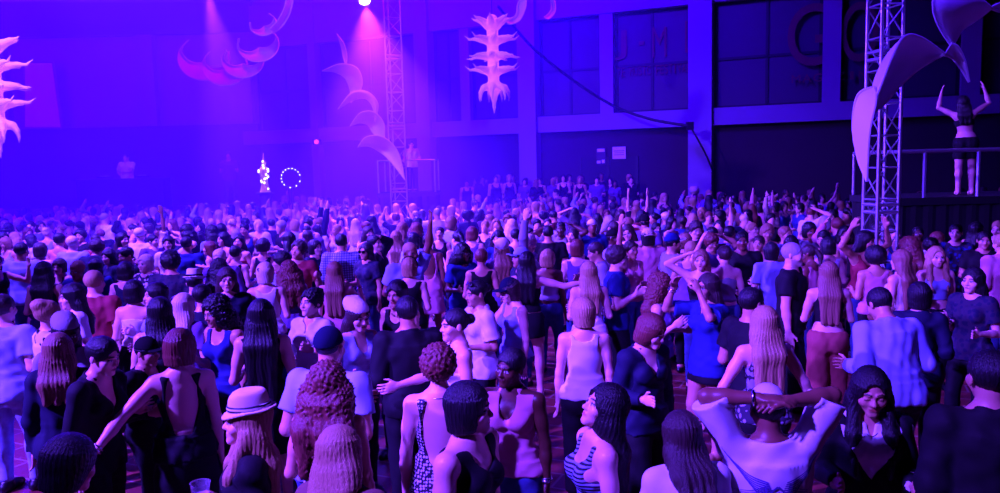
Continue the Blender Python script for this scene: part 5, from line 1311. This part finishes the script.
P(728, 226, 165, 'm2', 'short K', 'tee V', 'jeans K', ('bent', 'bent'), 'short black hair and purple t-shirt, under the curly fair-haired man')
P(724, 246, 185, 'f1', 'short B', 'tube G', 'jeans D', ('upbent', 'bent'), 'bare-shouldered short-haired woman with raised elbow, behind the black t-shirts')
P(771, 243, 178, 'f1', 'bob K', 'shortsleeve B', 'jeans K', ('bent', 'bent'), 'black bob and pale blue shirt, back turned, beside the big grey-haired man')
P(800, 203, -75, 'f1', 'bob K', 'tee U', 'jeans K', ('bent', 'down'), 'black bob and blue t-shirt in profile, under the big red letters', h=1.72)
P(784, 201, 10, 'f1', 'long B .2', 'tank U', 'jeans K', ('upbent', 'upbent'), 'dancer with both elbows raised beside the blue t-shirt profile')
P(822, 194, -15, 'f1', 'long K .2', 'tank B', 'jeans K', ('upout', 'upbent'), 'pale-topped dancer with arms lifted, furthest under the red letters', h=1.72)
P(826, 238, 182, 'f1', 'bob K', 'tank W', 'jeans D', ('bent', 'bent'), 'glossy black bob and white top, back turned, before the orange trousers', vol=1.1)
P(845, 227, -20, 'f2', 'curly K .15', 'shirt P', 'jeans D', ('bent', 'upbent'), 'dark curls with hand at head, beside the near truss tower')
P(876, 248, 176, 'f2', 'curlyshort K', 'tank P', 'jeans K', ('bent', 'bent'), 'big round black hair and pink tank, at the foot of the near truss tower', vol=1.25)
P(902, 250, -150, 'f1', 'long L .45', 'tank C', 'dress -.4', ('down', 'bent'), 'long light brown hair and cream dress, behind the broad pale blue shirt')
P(936, 247, -8, 'f1', 'long Y .28', 'crop B', 'jeans K', ('down', 'bent'), 'smiling blonde facing the camera below the podium', part=1)
P(956, 224, -35, 'f1', 'pony K', 'tee U print', 'jeans K', ('bent', 'bent'), 'dark-haired woman in printed blue top, under the podium edge', h=1.75, fix=True)
P(892, 225, 25, 'f1', 'pony K', 'tank U', 'jeans K', ('bent', 'down'), 'woman with tied-back dark hair, in the gloom right of the near truss tower', h=1.74, fix=True)
P(984, 232, -20, 'm2', 'short K', 'tee K', 'jeans K', ('bent', 'bent'), 'man in black t-shirt under the far end of the podium', h=1.68, fix=True)
P(974, 268, -60, 'f1', 'long K .2', 'tee N print', 'jeans K', ('bent', 'hold'), 'woman in dark floral top standing in the gloom below the podium', bracelets=(1,))
P(991, 352, 172, 'm2', 'short K', 'jacket K', 'trousers K', ('down', 'fwdlow'), 'person in black jacket turned away at the dim edge of the floor')
P(920, 283, 160, 'f1', 'bob K', 'shirt N', 'trousers K', ('bent', 'bent'), 'dark-haired person in navy shirt beside the smiling blonde')
P(-6, 254, 60, 'f1', 'long K .2', 'tank K', 'jeans K', (((.7, -.4, -.35), (-.1, -.35, .95), .2), 'down'), 'dark-haired woman with raised bent forearm at the hall edge')
P(43, 262, 185, 'f1', 'long K .35', 'tank N', 'jeans K', ('bent', 'bent'), 'long dark wavy hair, navy tank, back turned, behind the pinned-up fair hair', vol=1.15)
P(40, 243, 172, 'f1', 'bob B', 'tank B', 'jeans D', ('bent', 'down'), 'brown bob and pale blue tank behind the long dark wavy hair', vol=1.1)
P(20, 243, 178, 'm2', 'short K', 'tee B', 'jeans D', ('bent', 'bent'), 'black-haired man in pale blue t-shirt below the edge lantern')
P(15, 233, 160, 'f1', 'curly Y .15', 'tank W', 'jeans D', ('bent', 'bent'), 'woman with a cloud of blonde curls below the edge lantern', vol=1.2)
P(46, 228, 185, 'f1', 'updo P', 'tank B', 'jeans D', ('bent', 'bent'), 'platinum hair pinned high, pale tank, left of the stage man')
P(71, 236, 175, 'm1', 'crop P', 'tee B', 'jeans D', ('bent', 'bent'), 'man with very fair cropped hair and pale blue t-shirt')
P(104, 213, 150, 'm1', 'shaved G', 'shirt W', 'jeans D', ('bent', 'bent'), 'tall bald man in white shirt standing clear of the crowd below the stage man', h=1.86)
P(140, 229, 182, 'm1', 'shaved Y', 'tee W', 'jeans D', ('bent', 'bent'), 'man in pale round knitted cap and white t-shirt, below the stage man', hat='beanie W 0', hat_h=.008)
P(168, 236, 10, 'f1', 'bob K', 'tee W', 'jeans D', ('head', 'bent'), 'black bob woman in white t-shirt, one hand on her head, above the white fedora')
P(186, 237, 178, 'm2', 'short K', 'tee U', 'jeans D', ('bent', 'bent'), 'short black hair and blue t-shirt right above the white fedora')
P(170, 252, 178, 'm2', 'curlyshort K', 'tee N print', 'jeans D', ('bent', 'bent'), 'round dark curls and printed navy t-shirt, behind the white fedora', vol=1.1)
P(145, 255, -20, 'f1', 'bob P', 'tee W print', 'jeans D', ('bent', 'bent'), 'platinum bob and printed white t-shirt, behind the glossy black bob')
P(125, 262, 182, 'f1', 'bob K', 'tank N', 'jeans K', ('bent', 'bent'), 'black bob and navy tank, back turned, above the glossy black bob', vol=1.12)
P(258, 220, 8, 'f1', 'bob P', 'jacket W', 'jeans D', ('bent', 'bent'), 'woman with bright platinum bob and white jacket below the fairy-light ring')
P(263, 240, 178, 'f1', 'curlyshort K', 'tank N', 'jeans K', ('bent', 'bent'), 'large dark ruffled hair and navy tank, under the bright platinum bob', vol=1.2)
P(235, 246, 165, 'f1', 'short K', 'tank K', 'jeans K', ('side', 'bent'), 'short black hair, bare shoulders, one arm out, left of the dark ruffled hair')
P(226, 268, 20, 'f1', 'long B .2', 'tee N', 'jeans K', ('bent', 'bent'), 'brown-haired woman in navy t-shirt right of the white fedora')
P(355, 219, 185, 'f1', 'long P .35', 'tank W', 'jeans D', ('bent', 'bent'), 'long platinum hair and white tank, below the curled sail stack')
P(381, 213, -10, 'f1', 'long K .25', 'shirt W plaid', 'jeans K', ('bent', 'bent'), 'dark-haired woman in black and white checked shirt, below the slim tower')
P(396, 231, 185, 'f1', 'long L .4', 'tank W', 'jeans D', ('bent', 'bent'), 'long straight light brown hair and white tank below the slim tower')
P(437, 208, 200, 'm2', 'shaved G', 'tee W', 'jeans D', ('side', 'bent'), 'bald man in white t-shirt with one arm held out, below the slim tower', h=1.82)
P(556, 189, -70, 'm1', 'short K', 'tee K', 'jeans K', ('bent', 'bent'), 'tall dark-haired man in black t-shirt standing clear, left of the postered doors', h=1.9)
P(590, 198, 185, 'f1', 'long L .3', 'tank B', 'jeans D', ('upbent', 'bent'), 'light brown long hair with raised bare elbow, right of the tall dark-haired man')
P(694, 187, 165, 'm1', 'afro P', 'tank V', 'jeans K', ('bent', 'bent'), 'dancer with a big pale rounded hairdo, under the wide wall pillar', h=1.85, vol=1.05)
P(664, 193, 20, 'f1', 'long Y .25', 'tank K', 'jeans K', ('bent', 'bent'), 'blonde in black tank facing the camera, left of the pale rounded hairdo', h=1.85)
P(709, 190, -5, 'f1', 'long Y .2', 'tee V', 'jeans K', ('bent', 'bent'), 'smiling fair-haired woman right of the pale rounded hairdo', h=1.85)

# ------------------------------------------------------------------ the rest of the crowd, further back
LANDMARKS = [(45, 'below the edge lantern'), (90, 'left of the stage man'), (150, 'before the stage man'), (205, 'right of the stage man'), (250, 'before the lit statue'), (308, 'below the fairy-light ring'), (352, 'left of the curled sails'), (384, 'below the curled sails'), (432, 'below the slim tower'),
             (475, 'left of the hanging lantern'), (520, 'below the hanging lantern'), (572, 'left of the postered doors'), (640, 'before the postered doors'), (688, 'left of the wide pillar'), (735, 'below the wide pillar'), (785, 'right of the wide pillar'), (862, 'below the red letters'), (935, 'below the podium rail'), (1100, 'below the podium dancer')]
def auto_crowd(n, y0, y1, seed=5):
    q = random.Random(seed); made = []; used = set(); HW = {'K': 'black', 'B': 'dark brown', 'R': 'auburn', 'L': 'light brown', 'Y': 'blonde', 'P': 'platinum', 'G': 'grey'}
    CW = {'W': 'white', 'K': 'black', 'N': 'navy', 'U': 'blue', 'B': 'pale blue', 'G': 'grey', 'R': 'red', 'P': 'pink', 'C': 'cream', 'V': 'purple'}
    TW = {'tank': 'tank', 'tee': 't-shirt', 'shirt': 'shirt', 'halter': 'halter top', 'tube': 'strapless top', 'jacket': 'jacket'}
    HK = {'long': 'long {} hair', 'bob': '{} bob', 'short': 'short {} hair', 'curly': 'long {} curls', 'curlyshort': 'round {} curls', 'pony': '{} ponytail', 'bun': '{} bun', 'crop': 'cropped {} hair', 'shaved': 'shaved {} hair'}
    AW = {('up', 'up'): 'both arms up', ('bent', 'up'): 'one arm up', ('upbent', 'upbent'): 'elbows raised', ('head', 'bent'): 'hand on head', ('bent', 'phone'): 'hand by face', ('hold', 'bent'): '', ('down', 'hold'): '', ('dance', 'down'): ''}
    wx = [x/8 for x in range(-60, 8060)]
    tries = 0
    while len(made) < n and tries < 60000:
        tries += 1
        x = q.uniform(-14, 1012); t = q.random(); y = horizon(x)+y0-165+(y1-y0)*t**1.35
        if x > 860 and q.random() < .55: continue
        s = (y-horizon(x))/1.1
        h = q.uniform(1.56, 1.82); Y = FPX*(CAM_H-h)/(y-horizon(x)); X = (x-500)/FPX*Y
        if not clear_ground(X, Y): continue
        ok = True
        for p in PEOPLE:
            dx, dy = abs(p['x']-x), y-p['y']; sp = (p['y']-horizon(p['x']))/1.1
            if dx < .2*max(s, sp) and abs(dy) < .085*max(s, sp): ok = False; break
            if p.get('named') and dy > 0 and dx < .2*s and dy < .3*s: ok = False; break     # do not hide somebody one can tell apart
        if not ok: continue
        i = next(k for k, l in enumerate(LANDMARKS) if x < l[0])
        yy = y-horizon(x)+165; band = 'furthest rows' if yy < 218 else ('far rows' if yy < 227 else ('middle rows' if yy < 243 else 'nearer rows'))
        for _ in range(60):
            sex = 'f' if q.random() < .68 else 'm'
            hc = q.choices('KBRLYPG', (44, 18, 8, 13, 9, 5, 1) if x < 560 else (48, 20, 9, 12, 7, 2, 1))[0]
            hk = q.choices(('long', 'bob', 'curly', 'pony', 'bun', 'short'), (38, 22, 10, 8, 6, 10))[0] if sex == 'f' else q.choices(('short', 'crop', 'curlyshort', 'shaved'), (66, 14, 16, 4))[0]
            tk = q.choices(('tank', 'tee', 'shirt', 'halter', 'tube', 'jacket'), (44, 20, 8, 10, 14, 5) if sex == 'f' else (12, 56, 24, 0, 0, 8))[0]
            tc = q.choices('WKNUBGRPCV', (11, 26, 16, 9, 10, 8, 5, 7, 4, 10))[0]
            arms = q.choices(list(AW), (1, 4, 3, 4, 4, 40, 24, 16))[0]
            desc = ' '.join(f"{HK[hk].format(HW[hc])}, {CW[tc]} {TW[tk]}".split())
            lab = desc+(', '+AW[arms] if AW[arms] else '')+', '+band+' '+LANDMARKS[i][1]
            if lab not in used and 4 <= len(lab.split()) <= 16: break
        else: continue
        used.add(lab)
        yaw = q.choice((0, 10, -15, 40, -40, -30, 25, 60, -60, 80, -80, 120, -120, 150, -150, 180, 175, 185))
        sk = q.choices('1234', (60, 22, 10, 8))[0]
        arms2 = list(arms)
        if q.random() < .5: arms2.reverse()
        P(x, y, yaw+q.uniform(-12, 12), sex+sk, f'{hk} {hc}', f'{tk} {tc}', q.choice(('jeans D', 'jeans K', 'jeans N', 'skirt K', 'jeans L')), tuple(arms2), lab, h=h, head=(q.uniform(-25, 25), q.uniform(-8, 14), q.uniform(-6, 6)), lean=q.uniform(-3, 5), side=q.uniform(-4, 4), vol=q.uniform(.95, 1.15))
        made.append(PEOPLE[-1])
    return made
# ------------------------------------------------------------------ put it together
import os
HAZE_D, HAZE_G, HAZE_X, HAZE_Y = .085, .25, (-3.5, 8.0), (9.0, 25.0)
def pixel(w):
    d = np.asarray(w, float)-np.array([0, 0, CAM_H]); z = d[1]*math.cos(PITCH)-d[2]*math.sin(PITCH); a, b = d[0]/z, (d[1]*math.sin(PITCH)+d[2]*math.cos(PITCH))/z
    a, b = math.cos(ROLL)*a-math.sin(ROLL)*b, math.cos(ROLL)*b+math.sin(ROLL)*a; return 500+a*FPX, 246.5-b*FPX
def far_mass(n, seed=11):
    """the heads too small and too many to tell apart, as one mass"""
    q = random.Random(seed); protos = []
    for i in range(14):
        sex = 'f' if i % 3 else 'm'; p = dict(x=i*17, y=i, who=sex+'1', lod=0, arms=(('bent', 'down'), ('down', 'down'), ('bent', 'bent'), ('down', 'bent'), ('dance', 'bent'))[i % 5] if i != 6 else ('upbent', 'bent'), hair=q.choice(('long K', 'bob Y', 'short K', 'short B', 'long L', 'bob K', 'long B')), top=q.choice(('tank W', 'tee K', 'tee N', 'shirt B', 'tank V', 'tank K', 'tube P')), bottom='jeans D', S=1.0, yaw=0, cells=(.055, .04, .055))
        f = shape(p); f.run(); body = f.body_field(); wear = garments(p, f); hair, hc = hair_of(p, f); fields = [(hair, hc)]+[(w[1], w[3]) for w in wear]; U = body.copy()
        for d, c in fields: U = np.minimum(U, d)
        V, Q = f.mesh(U); C = np.tile(np.asarray(SKIN[q.choice('1112')], F32), (len(V), 1)); best = f.sample(body, V)-.002
        for d, c in fields:
            s_ = f.sample(d, V); mk = s_ < best; C[mk] = c; best = np.minimum(best, s_)
        protos.append((place(V, f, 1.0), Q, C))
    VV, QQ, CC, nv = [], [], [], 0; spots = []; tries = 0
    while len(spots) < n and tries < 40000:
        tries += 1; Y = 18.2+15*q.random()**1.1; X = q.uniform(-.66, .66)*Y
        if not clear_ground(X, Y) or any((X-a)**2+(Y-b)**2 < .27 for a, b in spots): continue
        if any((X-p['pos'][0])**2+(Y-p['pos'][1])**2 < .5 for p in PEOPLE): continue
        spots.append((X, Y)); V, Q, C = protos[q.randrange(len(protos))]; a = q.uniform(0, 6.28); S = q.uniform(.92, 1.07); R = rot('z', math.degrees(a)).astype(F32)
        VV.append((V @ R.T)*F32(S)+np.array([X, Y, 0], F32)); QQ.append(Q+nv); CC.append(C*q.uniform(.8, 1.1)); nv += len(V)
    o = link('distant_crowd', mesh_np('distant_crowd', np.concatenate(VV), np.concatenate(QQ), MATS['crowd_mixed'], np.concatenate(CC)))
    tag(o, 'dense mass of small heads at the far end of the dance floor', 'crowd', kind='stuff')

def main():
    scene.view_settings.view_transform = 'Standard'; scene.view_settings.look = 'None'; scene.view_settings.exposure = 0; scene.view_settings.gamma = 1
    scene.view_settings.use_curve_mapping = False
    setup_camera(); build_people_mats(); build_prop_mats(); build_hall(); build_props()
    rows = {}
    for p in PEOPLE: p['named'] = True
    # those on the podiums
    q = at_depth(967, 95, 12.1)
    P(963, 96, 158, 'f1', 'long K .2', 'bikini K', 'shorts K', (((.7, -.2, .5), (-.25, -.1, 1), .2), ((.75, -.2, .45), (-.2, -.1, 1), .2)), 'bare-backed dancer with raised arms on the railed podium', base=PODIUM_Z, fix=True, lod=3, on='podium', depth=13.3, barefeet=True, side=5, h=1.66)
    P(411, 141, 20, 'm1', 'short K', 'tee W', 'trousers K', ('bent', 'bent'), 'man in white t-shirt on the railed podium behind the slim truss tower', base=1.95, fix=True, lod=2, on='podium', depth=float(SLIM[1]+1.5))
    P(126, 153.5, -10, 'm2', 'crop K', 'shortsleeve W', 'trousers K', ('fwdlow', 'hip'), 'man in white short-sleeved shirt standing behind the mixing desk', base=STAGE_Z, fix=True, lod=2, on='stage', depth=30.0, h=1.76)
    P(228, 152, 15, 'm2', 'short K', 'tee V', 'jeans D', ('bent', 'bent'), 'dim figure standing on the stage left of the lit statue', base=STAGE_Z, fix=True, lod=1, on='stage', depth=31.0, h=1.72)
    q = random.Random(41); HN = {'long K': 'long black hair', 'short K': 'short black hair', 'long L': 'long light brown hair', 'bob K': 'black bob', 'short B': 'short dark brown hair', 'bob Y': 'blonde bob'}; TN = {'tee K': 'black t-shirt', 'tee V': 'purple t-shirt', 'tank N': 'navy tank', 'shirt K': 'black shirt', 'tank K': 'black tank'}
    combos = [(a, b) for a in HN for b in TN]; q.shuffle(combos)
    for i in range(24):                                   # onlookers on the riser by the wall
        t = RISER[0]+(RISER[1]-RISER[0])*(i+.5+q.uniform(-.3, .3))/24; w = wall_pt(t, (.65 if i % 2 else 1.75)+q.uniform(-.2, .25), .54+q.uniform(1.6, 1.86)); dv = np.array([0, w[1]])
        a, b = combos[i]; px, py = pixel(w)
        P(px, py, 180+math.degrees(math.atan2(-w[0], w[1]))+q.uniform(150, 210), ('f' if 'long' in a or 'bob' in a else 'm')+q.choice('1233'), a, b, 'jeans K', ('bent', 'down'), f'onlooker with {HN[a]} and {TN[b]}, on low platform by the doors', base=.545, fix=True, lod=1, on='riser', depth=float(w[1]), group='onlookers on the low platform')
    auto_crowd(N_AUTO, 209, 253)
    q = random.Random(2)
    for p in PEOPLE:
        p.setdefault('lod', 3 if p['y'] > 258 else (2 if p['y'] > 221 else (1 if p['y'] > 204 else 0)))
        if LOW: p['lod'] = min(p['lod'], 1)
        p['S'] = p.get('h', (1.67 if p['who'][0] == 'f' else 1.77)+q.uniform(-.04, .05))/1.7; p['fig'] = shape(p)
    floor_people = [p for p in PEOPLE if not p.get('on')]
    spread_out(floor_people, .5)
    for p in PEOPLE:
        if p.get('on'):
            w = at_depth(p['x'], p['y'], p['depth']); c = crown(p, p['fig'])     # height above the deck it stands on
            p['S'] *= (w[2]-p['base'])/c[2]; c = crown(p, p['fig']); p['pos'] = np.array([w[0]-c[0], w[1]-c[1]])
    for p in sorted(PEOPLE, key=lambda p: -p['y']): build_person(p)
    dress_up()
    far_mass(N_FAR)
    labels = [p['label'] for p in PEOPLE]; dup = {l for l in labels if labels.count(l) > 1}
    assert not dup, dup
    print('LONG', [l for l in labels if not 4 <= len(l.split()) <= 16])
    build_haze(); lights()
    print('PEOPLE', len(PEOPLE), 'nearest gaps', sorted((round(float(np.hypot(*(a['pos']-b['pos']))), 2) for i, a in enumerate(floor_people) for b in floor_people[:i]))[:10])
    import resource; print('RSS MB', resource.getrusage(resource.RUSAGE_SELF).ru_maxrss//1024)
    print('VERTS', sum(len(o.data.vertices) for o in bpy.data.objects if o.type == 'MESH'), 'OBJS', len(bpy.data.objects))

def find(txt): return next(p for p in PEOPLE if txt in p['label'])
def dress_up():
    """things held, a hair clip, a print on the back of a shirt"""
    p = find('holding a clear plastic cup'); f, S = p['fig'], p['S']; a = math.radians(p['yaw'])
    w = (f.wr[0]+f.arm[0][1]*.11+np.array([0, 0, f.dz]))*S; w = np.array([w[0]*math.cos(a)-w[1]*math.sin(a), w[0]*math.sin(a)+w[1]*math.cos(a), w[2]])+np.array([p['pos'][0], p['pos'][1], 0])
    t = thing('plastic_cup', 'clear plastic cup of pale drink in the hand of the woman in the pale fedora', 'cup', w-np.array([0, 0, .06]))
    MB().lathe([(0, 0), (.032, 0), (.046, .12), (.048, .122), (.044, .12), (.03, .004), (0, .004)]).build('cup_body', 'clear_plastic', t, True); MB().lathe([(0, .006), (.029, .006), (.038, .07), (0, .07)]).build('drink', 'drink', t, True)
    p = find('black hair clip'); f, S = p['fig'], p['S']; o = p['obj']
    c = f.Hd(.05, .09, .06); m = MB(); m.box((0, 0, 0), (.05, .02, .022), f.Rh)
    for k in (-1, 0, 1): m.box((.018*k, .008, -.012), (.006, .022, .02), f.Rh)
    cl = m.build('hair_clip', 'dark_plastic', o); cl.location = tuple((c+np.array([0, 0, f.dz]))*S)
    p = find('wing print'); f, S = p['fig'], p['S']; o = p['obj']
    shirt = next(c for c in o.children if c.name.startswith('t_shirt'))
    from mathutils.bvhtree import BVHTree
    me = shirt.data; bv = BVHTree.FromPolygons([v.co[:] for v in me.vertices], [tuple(pl.vertices) for pl in me.polygons])
    q = random.Random(8); V, Fc = [], []
    def stroke(pts, wd):
        pts = spline(pts, 14); b = len(V); ok = 0
        for i, (x, z) in enumerate(pts):
            t = i/13; d = np.asarray(pts[min(i+1, 13)])-np.asarray(pts[max(i-1, 0)]); n = np.array([-d[1], d[0]])/max(1e-6, np.hypot(*d)); hw = wd*(1-t*.85)*.5
            for sg in (1, -1):
                c = (f.T(x+n[0]*hw*sg, .35, z+n[1]*hw*sg)+np.array([0, 0, f.dz]))*S; h = bv.ray_cast(Vector(c), Vector((f.Rt @ np.array([0, -1., 0]))))
                V.append(np.array(h[0])+np.array(h[1])*.004 if h[0] is not None else c-np.array([0, .25, 0]))
            if i: Fc.append((b+2*i-2, b+2*i-1, b+2*i+1, b+2*i))
    for sd in (1, -1):
        for k in range(9):
            x0, z0 = sd*(.012+.004*k), .27+.01*k; L = .085+.013*k
            stroke([(x0, z0), (x0+sd*L*.5, z0-.012+.006*k), (x0+sd*L*.95, z0+.02+.012*k), (x0+sd*(L*1.05+.01), z0+.06+.012*k)], .007)
            stroke([(x0+sd*.01, z0-.02), (x0+sd*L*.45, z0-.05), (x0+sd*L*.8, z0-.03-.004*k)], .006)
    for k in range(5): stroke([(q.uniform(-.02, .02), .3-.02*k), (q.uniform(-.03, .03), .26-.03*k), (q.uniform(-.02, .02), .2-.03*k)], .012)
    for sg in (1, -1): stroke([(0, .33), (sg*.03, .3), (sg*.018, .26), (0, .2), (sg*.01, .14)], .012)
    link('wing_print', pydata_mesh('wing_print', V, Fc, MATS['ink'], False), shirt)

def lights():
    w = bpy.data.worlds.new('world'); scene.world = w; w.use_nodes = True; bg = w.node_tree.nodes['Background']; bg.inputs[0].default_value = (.12, .01, 1, 1); bg.inputs[1].default_value = .004
    PUR, BLU = (.118, .03, 1.0), (.035, .0, 1.0)
    lamp('key_front', 'SPOT', (-10.0, 2.2, 7.6), (-1.8, 7.4, 1.3), 46000, PUR, .22, 47, .6)
    lamp('key_low', 'SPOT', (-4.5, .6, 7.0), (1.4, 4.9, 1.4), 18000, PUR, .2, 42, .6)
    lamp('key_mid', 'SPOT', (-9, 10, 10.2), (-4, 17, 1.2), 46000, PUR, .25, 80, .8)
    lamp('key_left', 'SPOT', (-13, 8, 9.5), (-10.5, 15.5, 1.2), 17000, PUR, .25, 68, .8)
    lamp('key_side', 'SPOT', (-10.5, 14, 9.0), (2.2, 13.2, 1.3), 58000, PUR, .22, 47, .9)
    lamp('wash_side', 'SPOT', (4.2, 7.0, 10.9), (5.0, 9.6, 1.0), 2800, (.07, .008, 1), .3, 80, .7)
    lamp('podium_light', 'SPOT', (2.0, 9.0, 8.4), (7.9, 13.2, 3.5), 2200, (.14, .03, 1), .2, 16, .6)
    lamp('stage_fill', 'SPOT', (-11, 21, 10), (-14.6, 30, 2.4), 5000, PUR, .2, 18, .6)  # added spot with no fixture, brightens the man at the desk
    lamp('wash_back', 'AREA', (-16, 24, 9.8), (-2, 12, 1), 2500, BLU, 3.0)
    lamp('wash_haze', 'AREA', (-22, 18, 10.8), (-14, 32, 3), 26000, BLU, 5.0)
    lamp('wash_haze', 'AREA', (-4, 22, 10.8), (-12, 33, 4), 12000, BLU, 4.0)
    lamp('wash_haze', 'AREA', (1.5, 19, 11.0), (-5, 29, 3), 9000, BLU, 3.0)
    lamp('wash_windows', 'SPOT', (-4, 18, 9.5), (4, 27, 5.5), 1300, BLU, .4, 80, .8)
    for loc, tgt, e, ang, lab in ((at_depth(206, -12, 28.5), at_depth(246, 170, 27.0), 34000, 34, 'stage lamp shining the broad beam down on the stage'), (at_depth(365, 3, 22.5), at_depth(388, 140, 20.5), 40000, 62, 'stage lamp with a hot pink flare beside the slim truss tower')):
        lamp('beam', 'SPOT', np.asarray(loc)+unit(np.asarray(tgt)-np.asarray(loc))*.15, tgt, e, (.15, .03, 1), .08, ang, .85); fixture(loc, tgt, lab, glow='hot pink' in lab)
main()
